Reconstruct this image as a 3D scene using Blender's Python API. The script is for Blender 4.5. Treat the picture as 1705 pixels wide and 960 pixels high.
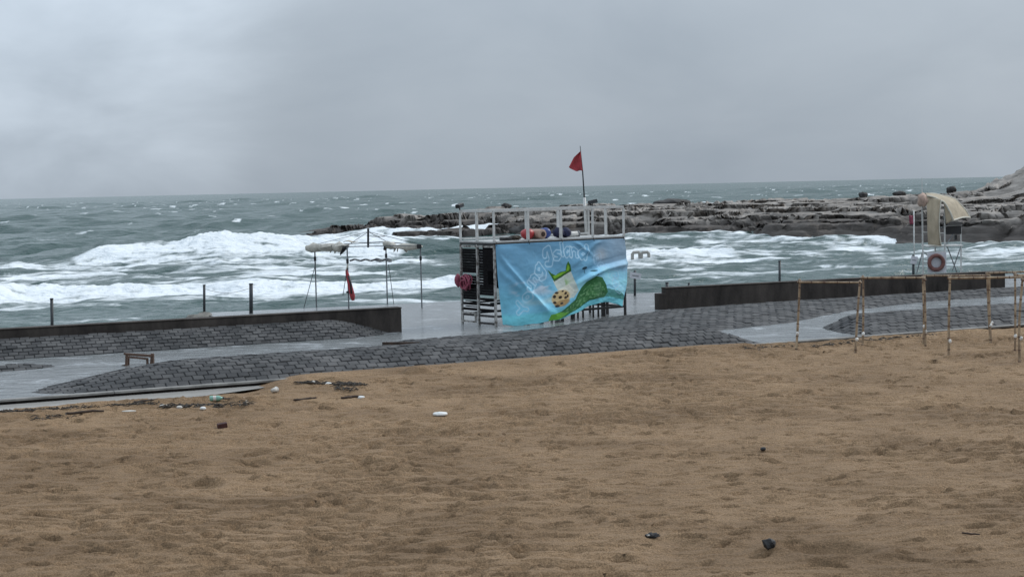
import bpy, bmesh, math, random
import numpy as np
from mathutils import Vector, Matrix, Euler

random.seed(7)
RNG = np.random.default_rng(11)
scene = bpy.context.scene
for o in list(bpy.data.objects):
    bpy.data.objects.remove(o)
COL = scene.collection
R = math.radians

# ------------------------------------------------------------------ camera
F = 2624.0                     # focal length in pixels of a 1705 x 960 picture
CAMZ = 4.1
PITCH, ROLL = 3.663, -1.277
cam_d = bpy.data.cameras.new('camera')
cam = bpy.data.objects.new('camera', cam_d)
COL.objects.link(cam)
scene.camera = cam
cam_d.sensor_width = 36.0
cam_d.lens = 36.0 * F / 1705.0
cam_d.clip_start = 0.5
cam_d.clip_end = 60000.0
CR = Matrix.Rotation(R(90 - PITCH), 3, 'X') @ Matrix.Rotation(R(ROLL), 3, 'Z')
cam.matrix_world = Matrix.Translation((0, 0, CAMZ)) @ CR.to_4x4()
scene.render.resolution_x, scene.render.resolution_y = 1024, 576

# ------------------------------------------------------------------ sky, sun, exposure
SUN_AZ, SUN_EL = 56.0, 36.0       # degrees to the right of the view axis, above the horizon
world = bpy.data.worlds.new("World")
scene.world = world
world.use_nodes = True
wt = world.node_tree
wt.nodes.clear()
def wn(t, **kw):
    n = wt.nodes.new(t)
    for k, v in kw.items():
        setattr(n, k, v)
    return n
wl = wt.links.new
w_out = wn('ShaderNodeOutputWorld')
sky = wn('ShaderNodeTexSky', sky_type='NISHITA', sun_disc=False)
sky.sun_elevation = R(SUN_EL)
sky.sun_rotation = R(SUN_AZ)
sky.air_density = 1.0
sky.dust_density = 4.0
bg_sky = wn('ShaderNodeBackground'); bg_sky.inputs['Strength'].default_value = 0.07
wl(sky.outputs[0], bg_sky.inputs['Color'])
tc = wn('ShaderNodeTexCoord')
sep = wn('ShaderNodeSeparateXYZ'); wl(tc.outputs['Generated'], sep.inputs[0])
up = wn('ShaderNodeMath', operation='MAXIMUM'); wl(sep.outputs['Z'], up.inputs[0]); up.inputs[1].default_value = 0.0
grad = wn('ShaderNodeMath', operation='MULTIPLY_ADD'); wl(up.outputs[0], grad.inputs[0])
grad.inputs[1].default_value = 1.9; grad.inputs[2].default_value = 0.93
mp = wn('ShaderNodeMapping'); wl(tc.outputs['Generated'], mp.inputs['Vector'])
mp.inputs['Location'].default_value = (0.63, 0.2, 0.0)
mp.inputs['Scale'].default_value = (1.0, 1.0, 2.2)
cn = wn('ShaderNodeTexNoise'); wl(mp.outputs[0], cn.inputs['Vector'])
cn.inputs['Scale'].default_value = 6.0; cn.inputs['Detail'].default_value = 6; cn.inputs['Roughness'].default_value = 0.5
cn.inputs['Distortion'].default_value = 0.3
cr = wn('ShaderNodeValToRGB'); wl(cn.outputs['Fac'], cr.inputs[0])
cr.color_ramp.elements[0].position = 0.12; cr.color_ramp.elements[0].color = (0.325, 0.385, 0.455, 1)
cr.color_ramp.elements[1].position = 0.96; cr.color_ramp.elements[1].color = (0.515, 0.58, 0.65, 1)
# a thinner, brighter part of the cloud deck high on the left, ragged at its edge
dotn = wn('ShaderNodeVectorMath', operation='DOT_PRODUCT'); wl(tc.outputs['Generated'], dotn.inputs[0])
dotn.inputs[1].default_value = Vector((-0.34, 0.92, 0.20)).normalized()
thin = wn('ShaderNodeMath', operation='MULTIPLY_ADD'); wl(cn.outputs['Fac'], thin.inputs[0]); thin.inputs[1].default_value = 0.045; wl(dotn.outputs['Value'], thin.inputs[2])
tr = wn('ShaderNodeMapRange', interpolation_type='SMOOTHSTEP'); wl(thin.outputs[0], tr.inputs[0])
tr.inputs[1].default_value = 0.985; tr.inputs[2].default_value = 1.025; tr.inputs[3].default_value = 1.0; tr.inputs[4].default_value = 1.5
gm_ = wn('ShaderNodeMath', operation='MULTIPLY'); wl(grad.outputs[0], gm_.inputs[0]); wl(tr.outputs[0], gm_.inputs[1])
vm = wn('ShaderNodeVectorMath', operation='SCALE'); wl(cr.outputs[0], vm.inputs[0]); wl(gm_.outputs[0], vm.inputs['Scale'])
bg_cloud = wn('ShaderNodeBackground'); bg_cloud.inputs['Strength'].default_value = 0.95
wl(vm.outputs[0], bg_cloud.inputs['Color'])
wmix = wn('ShaderNodeMixShader'); wmix.inputs[0].default_value = 0.94
wl(bg_sky.outputs[0], wmix.inputs[1]); wl(bg_cloud.outputs[0], wmix.inputs[2]); wl(wmix.outputs[0], w_out.inputs[0])

sun_d = bpy.data.lights.new('sun', 'SUN')
sun_d.energy = 1.5
sun_d.angle = R(20)
sun_d.color = (1.0, 0.96, 0.9)
sun = bpy.data.objects.new('sun', sun_d)
COL.objects.link(sun)
sdir = Vector((math.sin(R(SUN_AZ)) * math.cos(R(SUN_EL)), math.cos(R(SUN_AZ)) * math.cos(R(SUN_EL)), math.sin(R(SUN_EL))))
sun.rotation_euler = sdir.to_track_quat('Z', 'Y').to_euler()
sun.location = (0, 20, 30)

vs = scene.view_settings
vs.view_transform = 'Standard'; vs.look = 'None'; vs.gamma = 1.0; vs.use_curve_mapping = False
vs.exposure = 0.0
scene.render.engine = 'CYCLES'

# ------------------------------------------------------------------ helpers
def ray(u, v):
    return CR @ Vector(((u - 852.5) / F, -(v - 480.0) / F, -1.0))
def onz(u, v, z=0.0):              # where the view of a photo pixel meets height z
    d = ray(u, v); k = (z - CAMZ) / d.z
    return Vector((d.x * k, d.y * k, z))
def aty(u, v, y):                  # where it meets the vertical plane at distance y
    d = ray(u, v); k = y / d.y
    return Vector((d.x * k, y, CAMZ + d.z * k))

AL = R(25.0)                       # the promenade runs at 25 degrees across the view
CA, SA = math.cos(AL), math.sin(AL)
OY = 37.0
def ST(s, t, z=0.0):
    return Vector((s * CA - t * SA, OY + s * SA + t * CA, z))
def to_st(x, y):
    yy = y - OY
    return x * CA + yy * SA, -x * SA + yy * CA

_perm = RNG.permutation(512).astype(np.int64)
_gr = RNG.uniform(0, 2 * np.pi, 512)
def perlin(x, y):
    x = np.asarray(x, float); y = np.asarray(y, float)
    xi = np.floor(x).astype(np.int64); yi = np.floor(y).astype(np.int64)
    xf = x - xi; yf = y - yi
    u = xf * xf * xf * (xf * (xf * 6 - 15) + 10); v = yf * yf * yf * (yf * (yf * 6 - 15) + 10)
    def g(ix, iy, dx, dy):
        a = _gr[_perm[(_perm[ix & 511] + iy) & 511]]
        return np.cos(a) * dx + np.sin(a) * dy
    n00 = g(xi, yi, xf, yf); n10 = g(xi + 1, yi, xf - 1, yf)
    n01 = g(xi, yi + 1, xf, yf - 1); n11 = g(xi + 1, yi + 1, xf - 1, yf - 1)
    return ((n00 * (1 - u) + n10 * u) * (1 - v) + (n01 * (1 - u) + n11 * u) * v) * 1.5
def fbm(x, y, oct=4, gain=0.5):
    r = 0; a = 1.0; f = 1.0
    for i in range(oct):
        r = r + a * perlin(x * f + 17.3 * i, y * f + 5.1 * i); a *= gain; f *= 2.03
    return r
def sstep(a, b, x):
    t = np.clip((np.asarray(x, float) - a) / (b - a), 0, 1)
    return t * t * (3 - 2 * t)

class MB:
    def __init__(s):
        s.v = []; s.f = []
    def add(s, vs, fs):
        o = len(s.v); s.v += [Vector(p) for p in vs]; s.f += [tuple(i + o for i in f) for f in fs]
        return s
    def box(s, c, size, rot=None, ch=0.0):
        x, y, z = size[0] / 2, size[1] / 2, size[2] / 2
        if ch > 0:
            vs = []; 
            for zz, k in ((-z, ch), (-z + ch, 0), (z - ch, 0), (z, ch)):
                vs += [(-x + k, -y + k, zz), (x - k, -y + k, zz), (x - k, y - k, zz), (-x + k, y - k, zz)]
            fs = [(3, 2, 1, 0), (12, 13, 14, 15)]
            for l in range(3):
                for i in range(4):
                    fs.append((l * 4 + i, l * 4 + (i + 1) % 4, l * 4 + 4 + (i + 1) % 4, l * 4 + 4 + i))
        else:
            vs = [(-x, -y, -z), (x, -y, -z), (x, y, -z), (-x, y, -z), (-x, -y, z), (x, -y, z), (x, y, z), (-x, y, z)]
            fs = [(3, 2, 1, 0), (4, 5, 6, 7), (0, 1, 5, 4), (1, 2, 6, 5), (2, 3, 7, 6), (3, 0, 4, 7)]
        c = Vector(c)
        vs = [((rot @ Vector(p)) if rot else Vector(p)) + c for p in vs]
        return s.add(vs, fs)
    def bar(s, p, q, w, h=None, ch=0.004):
        p, q = Vector(p), Vector(q); d = q - p
        rot = d.to_track_quat('Z', 'Y').to_matrix()
        return s.box((p + q) / 2, (w, h or w, d.length), rot, ch)
    def tube(s, pts, rad, n=8, cap=True):
        pts = [Vector(p) for p in pts]; m = len(pts)
        if not hasattr(rad, '__len__'): rad = [rad] * m
        vs = []; fs = []; ref = None
        for i, p in enumerate(pts):
            d = (pts[min(i + 1, m - 1)] - pts[max(i - 1, 0)]).normalized()
            if ref is None:
                ref = Vector((0, 0, 1)) if abs(d.z) < 0.9 else Vector((1, 0, 0))
            a = (ref - d * ref.dot(d)).normalized(); b = d.cross(a); ref = a
            for k in range(n):
                th = 2 * math.pi * k / n
                vs.append(p + (a * math.cos(th) + b * math.sin(th)) * rad[i])
        for i in range(m - 1):
            for k in range(n):
                fs.append((i * n + k, i * n + (k + 1) % n, (i + 1) * n + (k + 1) % n, (i + 1) * n + k))
        if cap:
            fs.append(tuple(range(n))[::-1]); fs.append(tuple(range((m - 1) * n, m * n)))
        return s.add(vs, fs)
    def torus(s, c, r1, r2, rot, n=28, k=10):
        vs = []; fs = []
        for i in range(n):
            a = 2 * math.pi * i / n
            for j in range(k):
                b = 2 * math.pi * j / k
                p = Vector(((r1 + r2 * math.cos(b)) * math.cos(a), (r1 + r2 * math.cos(b)) * math.sin(a), r2 * math.sin(b)))
                vs.append(Vector(c) + rot @ p)
                fs.append((i * k + j, ((i + 1) % n) * k + j, ((i + 1) % n) * k + (j + 1) % k, i * k + (j + 1) % k))
        return s.add(vs, fs)
    def grid(s, fn, na, nb):
        vs = [fn(i / na, j / nb) for j in range(nb + 1) for i in range(na + 1)]
        fs = [(j * (na + 1) + i, j * (na + 1) + i + 1, (j + 1) * (na + 1) + i + 1, (j + 1) * (na + 1) + i) for j in range(nb) for i in range(na)]
        return s.add(vs, fs)
    def slab(s, fn, na, nb, th):       # a sheet of real thickness; fn gives a point, th a vector
        th = Vector(th)
        top = [Vector(fn(i / na, j / nb)) for j in range(nb + 1) for i in range(na + 1)]
        N = len(top); w = na + 1
        vs = top + [p + th for p in top]; fs = []
        for j in range(nb):
            for i in range(na):
                a = j * w + i
                fs.append((a, a + 1, a + w + 1, a + w)); fs.append((N + a + w, N + a + w + 1, N + a + 1, N + a))
        for i in range(na):
            fs.append((i + 1, i, N + i, N + i + 1)); a = nb * w + i; fs.append((a, a + 1, N + a + 1, N + a))
        for j in range(nb):
            a = j * w; fs.append((a, a + w, N + a + w, N + a)); a = j * w + na; fs.append((a + w, a, N + a, N + a + w))
        return s.add(vs, fs)
    def lump(s, c, size, seed=0, sub=3, amp=0.25, freq=1.3, flat=None):
        bm = bmesh.new(); bmesh.ops.create_icosphere(bm, subdivisions=sub, radius=1.0)
        rs = random.Random(seed); o = Vector((rs.uniform(0, 99), rs.uniform(0, 99), 0))
        P = np.array([v.co for v in bm.verts])
        n = fbm(P[:, 0] * freq + o.x + P[:, 2] * 0.7, P[:, 1] * freq + o.y - P[:, 2] * 0.9, 3)
        vs = []
        for v, k in zip(bm.verts, n):
            p = v.co * (1 + amp * float(k))
            p = Vector((p.x * size[0], p.y * size[1], p.z * size[2]))
            if flat is not None: p.z = max(p.z, flat)
            vs.append(p + Vector(c))
        fs = [tuple(v.index for v in f.verts) for f in bm.faces]
        bm.free()
        return s.add(vs, fs)

def mesh_obj(name, verts, faces, mat, parent=None, smooth=False, loc=None, recenter=False):
    if recenter and loc is None:
        xs = [p[0] for p in verts]; ys = [p[1] for p in verts]; zs = [p[2] for p in verts]
        loc = Vector(((min(xs) + max(xs)) / 2, (min(ys) + max(ys)) / 2, min(zs)))
        verts = [Vector(p) - loc for p in verts]
    me = bpy.data.meshes.new(name)
    me.from_pydata([tuple(p) for p in verts], [], faces)
    me.update()
    if smooth:
        me.polygons.foreach_set('use_smooth', [True] * len(me.polygons))
    if mat: me.materials.append(mat)
    o = bpy.data.objects.new(name, me)
    COL.objects.link(o)
    if parent: o.parent = parent
    if loc is not None: o.location = loc
    return o
def part(name, mb, mat, parent, smooth=False, label=None, org=None):
    vs = [p - org for p in mb.v] if org is not None else mb.v
    o = mesh_obj(name, vs, mb.f, mat, parent, smooth)
    if label: o['label'] = label
    return o
def tag(o, label, cat, group=None):
    o['label'] = label; o['category'] = cat
    if group: o['group'] = group
    return o
def thing(name, label, cat, loc=(0, 0, 0), rotz=0.0, group=None):
    o = bpy.data.objects.new(name, None); COL.objects.link(o)
    o.empty_display_size = 0.2
    o.location = loc; o.rotation_euler = (0, 0, rotz)
    return tag(o, label, cat, group)
def single(name, mb, mat, label, cat, group=None, smooth=False):
    return tag(mesh_obj(name, mb.v, mb.f, mat, None, smooth, recenter=True), label, cat, group)
def grid_obj(name, X, Y, Z, mat, attrs=None, smooth=True):
    nr, nc = X.shape
    co = np.stack([X, Y, Z], -1).reshape(-1, 3).astype(np.float32)
    idx = np.arange(nr * nc).reshape(nr, nc)
    q = np.stack([idx[:-1, :-1], idx[:-1, 1:], idx[1:, 1:], idx[1:, :-1]], -1).reshape(-1, 4).astype(np.int32)
    me = bpy.data.meshes.new(name)
    me.vertices.add(len(co)); me.vertices.foreach_set('co', co.ravel())
    me.loops.add(q.size); me.loops.foreach_set('vertex_index', q.ravel())
    me.polygons.add(len(q)); me.polygons.foreach_set('loop_start', np.arange(0, q.size, 4, dtype=np.int32))
    me.polygons.foreach_set('use_smooth', np.full(len(q), smooth))
    me.update(calc_edges=True); me.validate()
    for k, a in (attrs or {}).items():
        if a.ndim == 3:
            at = me.attributes.new(k, 'FLOAT_COLOR', 'POINT')
            c = np.ones((a.shape[0] * a.shape[1], 4), np.float32); c[:, :3] = a.reshape(-1, 3); at.data.foreach_set('color', c.ravel())
        else:
            at = me.attributes.new(k, 'FLOAT', 'POINT'); at.data.foreach_set('value', a.astype(np.float32).ravel())
    me.materials.append(mat)
    o = bpy.data.objects.new(name, me); COL.objects.link(o)
    return o

# ------------------------------------------------------------------ materials
def new_mat(name):
    m = bpy.data.materials.new(name); m.use_nodes = True
    nt = m.node_tree; b = nt.nodes['Principled BSDF']
    return m, nt, b
def nd(nt, t, **kw):
    n = nt.nodes.new(t)
    for k, v in kw.items(): setattr(n, k, v)
    return n
def plain(name, col, rough=0.6, var=0.25, scale=6.0, bump=0.15, metal=0.0, col2=None, mixpos=(0.35, 0.7), spec=0.5, stretch=None, bscale=None):
    m, nt, b = new_mat(name); L = nt.links.new
    tcn = nd(nt, 'ShaderNodeTexCoord')
    src = tcn.outputs['Object']
    if stretch:
        mpn = nd(nt, 'ShaderNodeMapping'); mpn.inputs['Scale'].default_value = stretch
        L(src, mpn.inputs['Vector']); src = mpn.outputs[0]
    n = nd(nt, 'ShaderNodeTexNoise'); L(src, n.inputs['Vector'])
    n.inputs['Scale'].default_value = scale; n.inputs['Detail'].default_value = 6; n.inputs['Roughness'].default_value = 0.6
    r = nd(nt, 'ShaderNodeValToRGB'); L(n.outputs['Fac'], r.inputs[0])
    c = Vector(col)
    a = c * (1 - var); e = Vector(col2) if col2 else c * (1 + var)
    r.color_ramp.elements[0].position = mixpos[0]; r.color_ramp.elements[0].color = (*a, 1)
    r.color_ramp.elements[1].position = mixpos[1]; r.color_ramp.elements[1].color = (*e, 1)
    L(r.outputs[0], b.inputs['Base Color'])
    b.inputs['Roughness'].default_value = rough; b.inputs['Metallic'].default_value = metal
    b.inputs['Specular IOR Level'].default_value = spec
    if bump:
        n2 = nd(nt, 'ShaderNodeTexNoise'); L(src, n2.inputs['Vector'])
        n2.inputs['Scale'].default_value = bscale or scale * 5; n2.inputs['Detail'].default_value = 4
        bp = nd(nt, 'ShaderNodeBump'); bp.inputs['Strength'].default_value = bump; bp.inputs['Distance'].default_value = 0.02
        L(n2.outputs['Fac'], bp.inputs['Height']); L(bp.outputs[0], b.inputs['Normal'])
    return m

M = {}
M['white_paint'] = plain('white_paint', (0.55, 0.55, 0.53), 0.45, 0.12, 9, 0.1, col2=(0.66, 0.66, 0.64))
M['rusty_white'] = plain('rusty_white_tube', (0.26, 0.22, 0.19), 0.6, 0.6, 7, 0.3, col2=(0.42, 0.41, 0.39), mixpos=(0.4, 0.56))
M['black'] = plain('black_plastic', (0.014, 0.014, 0.016), 0.45, 0.3, 10, 0.1)
M['slat'] = plain('black_slat', (0.010, 0.009, 0.010), 0.8, 0.35, 12, 0.2, spec=0.1)
M['dark_frame'] = plain('dark_frame', (0.03, 0.027, 0.027), 0.5, 0.5, 8, 0.2)
M['roof'] = plain('roof_sheet', (0.42, 0.42, 0.41), 0.5, 0.25, 3, 0.1)
M['red_cloth'] = plain('red_cloth', (0.36, 0.045, 0.055), 0.8, 0.25, 5, 0.2)
M['red_plastic'] = plain('red_plastic', (0.42, 0.045, 0.05), 0.4, 0.25, 5, 0.1)
M['blue_plastic'] = plain('blue_plastic', (0.025, 0.06, 0.24), 0.4, 0.3, 5, 0.1)
M['navy'] = plain('navy_cloth', (0.018, 0.022, 0.06), 0.8, 0.4, 9, 0.4)
M['beige'] = plain('beige_foam', (0.42, 0.30, 0.24), 0.8, 0.2, 9, 0.2)
M['brownhole'] = plain('brown_core', (0.06, 0.035, 0.025), 0.9, 0.3, 9, 0.2)
M['pink'] = plain('pink_rope', (0.27, 0.055, 0.09), 0.7, 0.35, 14, 0.3)
M['dark_pole'] = plain('dark_pole', (0.035, 0.04, 0.045), 0.5, 0.35, 6, 0.2)
M['canvas'] = plain('tan_canvas', (0.41, 0.345, 0.25), 0.85, 0.18, 5, 0.35, stretch=(1, 1, 0.5))
M['canvas_edge'] = plain('pale_canvas_edging', (0.58, 0.55, 0.47), 0.8, 0.12, 8, 0.2)
M['cream_canvas'] = plain('cream_canvas', (0.50, 0.47, 0.41), 0.85, 0.2, 6, 0.35)
M['grey_tube'] = plain('grey_metal_tube', (0.16, 0.17, 0.18), 0.4, 0.4, 9, 0.15)
M['ring'] = plain('faded_red_ring', (0.15, 0.06, 0.05), 0.65, 0.3, 6, 0.2)
M['bamboo'] = plain('bamboo', (0.30, 0.19, 0.11), 0.5, 0.5, 7, 0.15, col2=(0.46, 0.35, 0.23), stretch=(1, 1, 0.45))
M['bamboo_node'] = plain('bamboo_node', (0.10, 0.05, 0.03), 0.6, 0.4, 10, 0.15)
M['tie'] = plain('white_plastic_tie', (0.68, 0.66, 0.62), 0.5, 0.12, 12, 0.2)
M['drift'] = plain('driftwood', (0.05, 0.03, 0.02), 0.8, 0.5, 9, 0.5, stretch=(1, 1, 0.3))
M['wet_wood'] = plain('wet_brown_wood', (0.10, 0.055, 0.035), 0.55, 0.4, 8, 0.4)
M['pale_stick'] = plain('pale_stick', (0.38, 0.30, 0.22), 0.8, 0.3, 9, 0.3)
M['weed'] = plain('wet_seaweed', (0.040, 0.029, 0.019), 0.7, 0.4, 10, 0.4)
M['foam_white'] = plain('white_foam_plastic', (0.72, 0.72, 0.70), 0.7, 0.08, 8, 0.1)
M['paper'] = plain('pale_litter', (0.58, 0.55, 0.50), 0.7, 0.2, 8, 0.3)
M['red_brown'] = plain('red_brown_brick', (0.06, 0.018, 0.014), 0.7, 0.35, 14, 0.4)
M['dark_stone'] = plain('dark_stone', (0.02, 0.019, 0.02), 0.6, 0.4, 9, 0.5)
M['boulder'] = plain('dark_boulder', (0.035, 0.032, 0.03), 0.75, 0.55, 1.6, 0.9, bscale=5)
M['sign'] = plain('white_sign', (0.55, 0.55, 0.58), 0.5, 0.12, 5, 0.05)
M['pale_concrete'] = plain('pale_concrete', (0.30, 0.285, 0.26), 0.7, 0.3, 3, 0.4)
M['kerb'] = plain('kerb_concrete', (0.20, 0.19, 0.175), 0.6, 0.45, 2.2, 0.4)
M['slab'] = plain('wet_slab', (0.13, 0.125, 0.12), 0.35, 0.35, 0.8, 0.3, bscale=8)
M['rubble'] = plain('rubble_stone', (0.16, 0.15, 0.13), 0.8, 0.5, 3, 0.5)
M['pennant'] = M['red_cloth']

# seawall: dark stained concrete with a slightly paler coping
m, nt, b = new_mat('stained_seawall'); L = nt.links.new
g = nd(nt, 'ShaderNodeNewGeometry'); mpn = nd(nt, 'ShaderNodeMapping'); mpn.inputs['Scale'].default_value = (1, 1, 0.35)
L(g.outputs['Position'], mpn.inputs['Vector'])
n = nd(nt, 'ShaderNodeTexNoise'); L(mpn.outputs[0], n.inputs['Vector']); n.inputs['Scale'].default_value = 1.7; n.inputs['Detail'].default_value = 8; n.inputs['Roughness'].default_value = 0.65
r = nd(nt, 'ShaderNodeValToRGB'); L(n.outputs['Fac'], r.inputs[0])
r.color_ramp.elements[0].position = 0.32; r.color_ramp.elements[0].color = (0.020, 0.016, 0.014, 1)
r.color_ramp.elements[1].position = 0.70; r.color_ramp.elements[1].color = (0.085, 0.070, 0.060, 1)
L(r.outputs[0], b.inputs['Base Color']); b.inputs['Roughness'].default_value = 0.8
b.inputs['Specular IOR Level'].default_value = 0.3
n2 = nd(nt, 'ShaderNodeTexNoise'); L(g.outputs['Position'], n2.inputs['Vector']); n2.inputs['Scale'].default_value = 14; n2.inputs['Detail'].default_value = 5
bp = nd(nt, 'ShaderNodeBump'); bp.inputs['Strength'].default_value = 0.5; bp.inputs['Distance'].default_value = 0.02
L(n2.outputs['Fac'], bp.inputs['Height']); L(bp.outputs[0], b.inputs['Normal'])
M['wall'] = m

# pavers: wet dark grey blocks, each a little different
def paver_mat():
    m, nt, b = new_mat('wet_grey_paver'); L = nt.links.new
    oi = nd(nt, 'ShaderNodeObjectInfo'); g = nd(nt, 'ShaderNodeNewGeometry')
    ad = nd(nt, 'ShaderNodeMath', operation='ADD'); L(oi.outputs['Random'], ad.inputs[0]); L(g.outputs['Random Per Island'], ad.inputs[1])
    fr = nd(nt, 'ShaderNodeMath', operation='FRACT'); L(ad.outputs[0], fr.inputs[0])
    r = nd(nt, 'ShaderNodeValToRGB'); L(fr.outputs[0], r.inputs[0])
    r.color_ramp.elements[0].color = (0.060, 0.060, 0.062, 1); r.color_ramp.elements[1].color = (0.112, 0.110, 0.110, 1)
    n = nd(nt, 'ShaderNodeTexNoise'); L(g.outputs['Position'], n.inputs['Vector']); n.inputs['Scale'].default_value = 1.3; n.inputs['Detail'].default_value = 6
    r2 = nd(nt, 'ShaderNodeValToRGB'); L(n.outputs['Fac'], r2.inputs[0])
    r2.color_ramp.elements[0].position = 0.3; r2.color_ramp.elements[0].color = (0.55, 0.56, 0.56, 1)
    r2.color_ramp.elements[1].position = 0.75; r2.color_ramp.elements[1].color = (1.35, 1.33, 1.3, 1)
    mx = nd(nt, 'ShaderNodeMix', data_type='RGBA', blend_type='MULTIPLY'); mx.inputs[0].default_value = 1.0
    L(r.outputs[0], mx.inputs[6]); L(r2.outputs[0], mx.inputs[7]); L(mx.outputs[2], b.inputs['Base Color'])
    r3 = nd(nt, 'ShaderNodeMapRange'); L(n.outputs['Fac'], r3.inputs[0]); r3.inputs[3].default_value = 0.5; r3.inputs[4].default_value = 0.85
    b.inputs['Specular IOR Level'].default_value = 0.16
    L(r3.outputs[0], b.inputs['Roughness'])
    n2 = nd(nt, 'ShaderNodeTexNoise'); L(g.outputs['Position'], n2.inputs['Vector']); n2.inputs['Scale'].default_value = 22; n2.inputs['Detail'].default_value = 4
    bp = nd(nt, 'ShaderNodeBump'); bp.inputs['Strength'].default_value = 0.45; bp.inputs['Distance'].default_value = 0.02
    L(n2.outputs['Fac'], bp.inputs['Height']); L(bp.outputs[0], b.inputs['Normal'])
    return m
M['paver'] = paver_mat()
M['joint'] = plain('paver_joint', (0.022, 0.022, 0.023), 0.8, 0.3, 6, 0.2)

# sand
m, nt, b = new_mat('wet_sand'); L = nt.links.new
g = nd(nt, 'ShaderNodeNewGeometry')
n = nd(nt, 'ShaderNodeTexNoise'); L(g.outputs['Position'], n.inputs['Vector']); n.inputs['Scale'].default_value = 0.45; n.inputs['Detail'].default_value = 7; n.inputs['Roughness'].default_value = 0.62
r = nd(nt, 'ShaderNodeValToRGB'); L(n.outputs['Fac'], r.inputs[0])
r.color_ramp.elements[0].position = 0.3; r.color_ramp.elements[0].color = (0.212, 0.137, 0.077, 1)
r.color_ramp.elements[1].position = 0.72; r.color_ramp.elements[1].color = (0.345, 0.230, 0.134, 1)
n3 = nd(nt, 'ShaderNodeTexNoise'); L(g.outputs['Position'], n3.inputs['Vector']); n3.inputs['Scale'].default_value = 55; n3.inputs['Detail'].default_value = 3; n3.inputs['Roughness'].default_value = 0.8
r3 = nd(nt, 'ShaderNodeValToRGB'); L(n3.outputs['Fac'], r3.inputs[0])
r3.color_ramp.elements[0].position = 0.3; r3.color_ramp.elements[0].color = (0.45, 0.44, 0.43, 1)
r3.color_ramp.elements[1].position = 0.7; r3.color_ramp.elements[1].color = (1.55, 1.55, 1.55, 1)
mx = nd(nt, 'ShaderNodeMix', data_type='RGBA', blend_type='MULTIPLY'); mx.inputs[0].default_value = 1.0
L(r.outputs[0], mx.inputs[6]); L(r3.outputs[0], mx.inputs[7])
at = nd(nt, 'ShaderNodeAttribute', attribute_name='wet')
mx2 = nd(nt, 'ShaderNodeMix', data_type='RGBA', blend_type='MULTIPLY'); L(at.outputs['Fac'], mx2.inputs[0])
L(mx.outputs[2], mx2.inputs[6]); mx2.inputs[7].default_value = (0.45, 0.42, 0.40, 1)
L(mx2.outputs[2], b.inputs['Base Color']); b.inputs['Roughness'].default_value = 0.85; b.inputs['Specular IOR Level'].default_value = 0.25
n2 = nd(nt, 'ShaderNodeTexNoise'); L(g.outputs['Position'], n2.inputs['Vector']); n2.inputs['Scale'].default_value = 13; n2.inputs['Detail'].default_value = 6; n2.inputs['Roughness'].default_value = 0.7
bp = nd(nt, 'ShaderNodeBump'); bp.inputs['Strength'].default_value = 1.0; bp.inputs['Distance'].default_value = 0.06
L(n2.outputs['Fac'], bp.inputs['Height']); L(bp.outputs[0], b.inputs['Normal'])
M['sand'] = m

# water: sea with foam, and the shallow flood on the promenade
def water_mat(name, base, foamcol, rough, bumps, attr=None, foam_noise=None, foam_rng=(0.35, 0.65)):
    m, nt, b = new_mat(name); L = nt.links.new
    g = nd(nt, 'ShaderNodeNewGeometry')
    b.inputs['Base Color'].default_value = (*base, 1); b.inputs['Roughness'].default_value = rough; b.inputs['IOR'].default_value = 1.33
    prev = None
    for sc, stx, dist, st in bumps:
        mpn = nd(nt, 'ShaderNodeMapping'); mpn.inputs['Scale'].default_value = stx; L(g.outputs['Position'], mpn.inputs['Vector'])
        n = nd(nt, 'ShaderNodeTexNoise'); L(mpn.outputs[0], n.inputs['Vector']); n.inputs['Scale'].default_value = sc; n.inputs['Detail'].default_value = 5; n.inputs['Roughness'].default_value = 0.6
        bp = nd(nt, 'ShaderNodeBump'); bp.inputs['Strength'].default_value = st; bp.inputs['Distance'].default_value = dist
        L(n.outputs['Fac'], bp.inputs['Height'])
        if prev: L(prev.outputs[0], bp.inputs['Normal'])
        prev = bp
    L(prev.outputs[0], b.inputs['Normal'])
    fo = nd(nt, 'ShaderNodeBsdfPrincipled'); fo.inputs['Base Color'].default_value = (*foamcol, 1); fo.inputs['Roughness'].default_value = 0.85
    fo.inputs['Specular IOR Level'].default_value = 0.1
    L(prev.outputs[0], fo.inputs['Normal'])
    sc, stx, w = foam_noise
    mpn = nd(nt, 'ShaderNodeMapping'); mpn.inputs['Scale'].default_value = stx; L(g.outputs['Position'], mpn.inputs['Vector'])
    n = nd(nt, 'ShaderNodeTexNoise'); L(mpn.outputs[0], n.inputs['Vector']); n.inputs['Scale'].default_value = sc; n.inputs['Detail'].default_value = 7; n.inputs['Roughness'].default_value = 0.65; n.inputs['Distortion'].default_value = 0.6
    mul = nd(nt, 'ShaderNodeMath', operation='MULTIPLY_ADD'); L(n.outputs['Fac'], mul.inputs[0]); mul.inputs[1].default_value = w; mul.inputs[2].default_value = -w * 0.5
    if attr:
        a = nd(nt, 'ShaderNodeAttribute', attribute_name=attr)
        ad = nd(nt, 'ShaderNodeMath', operation='ADD'); L(a.outputs['Fac'], ad.inputs[0]); L(mul.outputs[0], ad.inputs[1]); src = ad.outputs[0]
    else:
        src = mul.outputs[0]
    mr = nd(nt, 'ShaderNodeMapRange', interpolation_type='SMOOTHSTEP'); L(src, mr.inputs[0]); mr.inputs[1].default_value = foam_rng[0]; mr.inputs[2].default_value = foam_rng[1]
    ms = nd(nt, 'ShaderNodeMixShader'); L(mr.outputs[0], ms.inputs[0]); L(b.outputs[0], ms.inputs[1]); L(fo.outputs[0], ms.inputs[2])
    L(ms.outputs[0], nt.nodes['Material Output'].inputs['Surface'])
    return m
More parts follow.
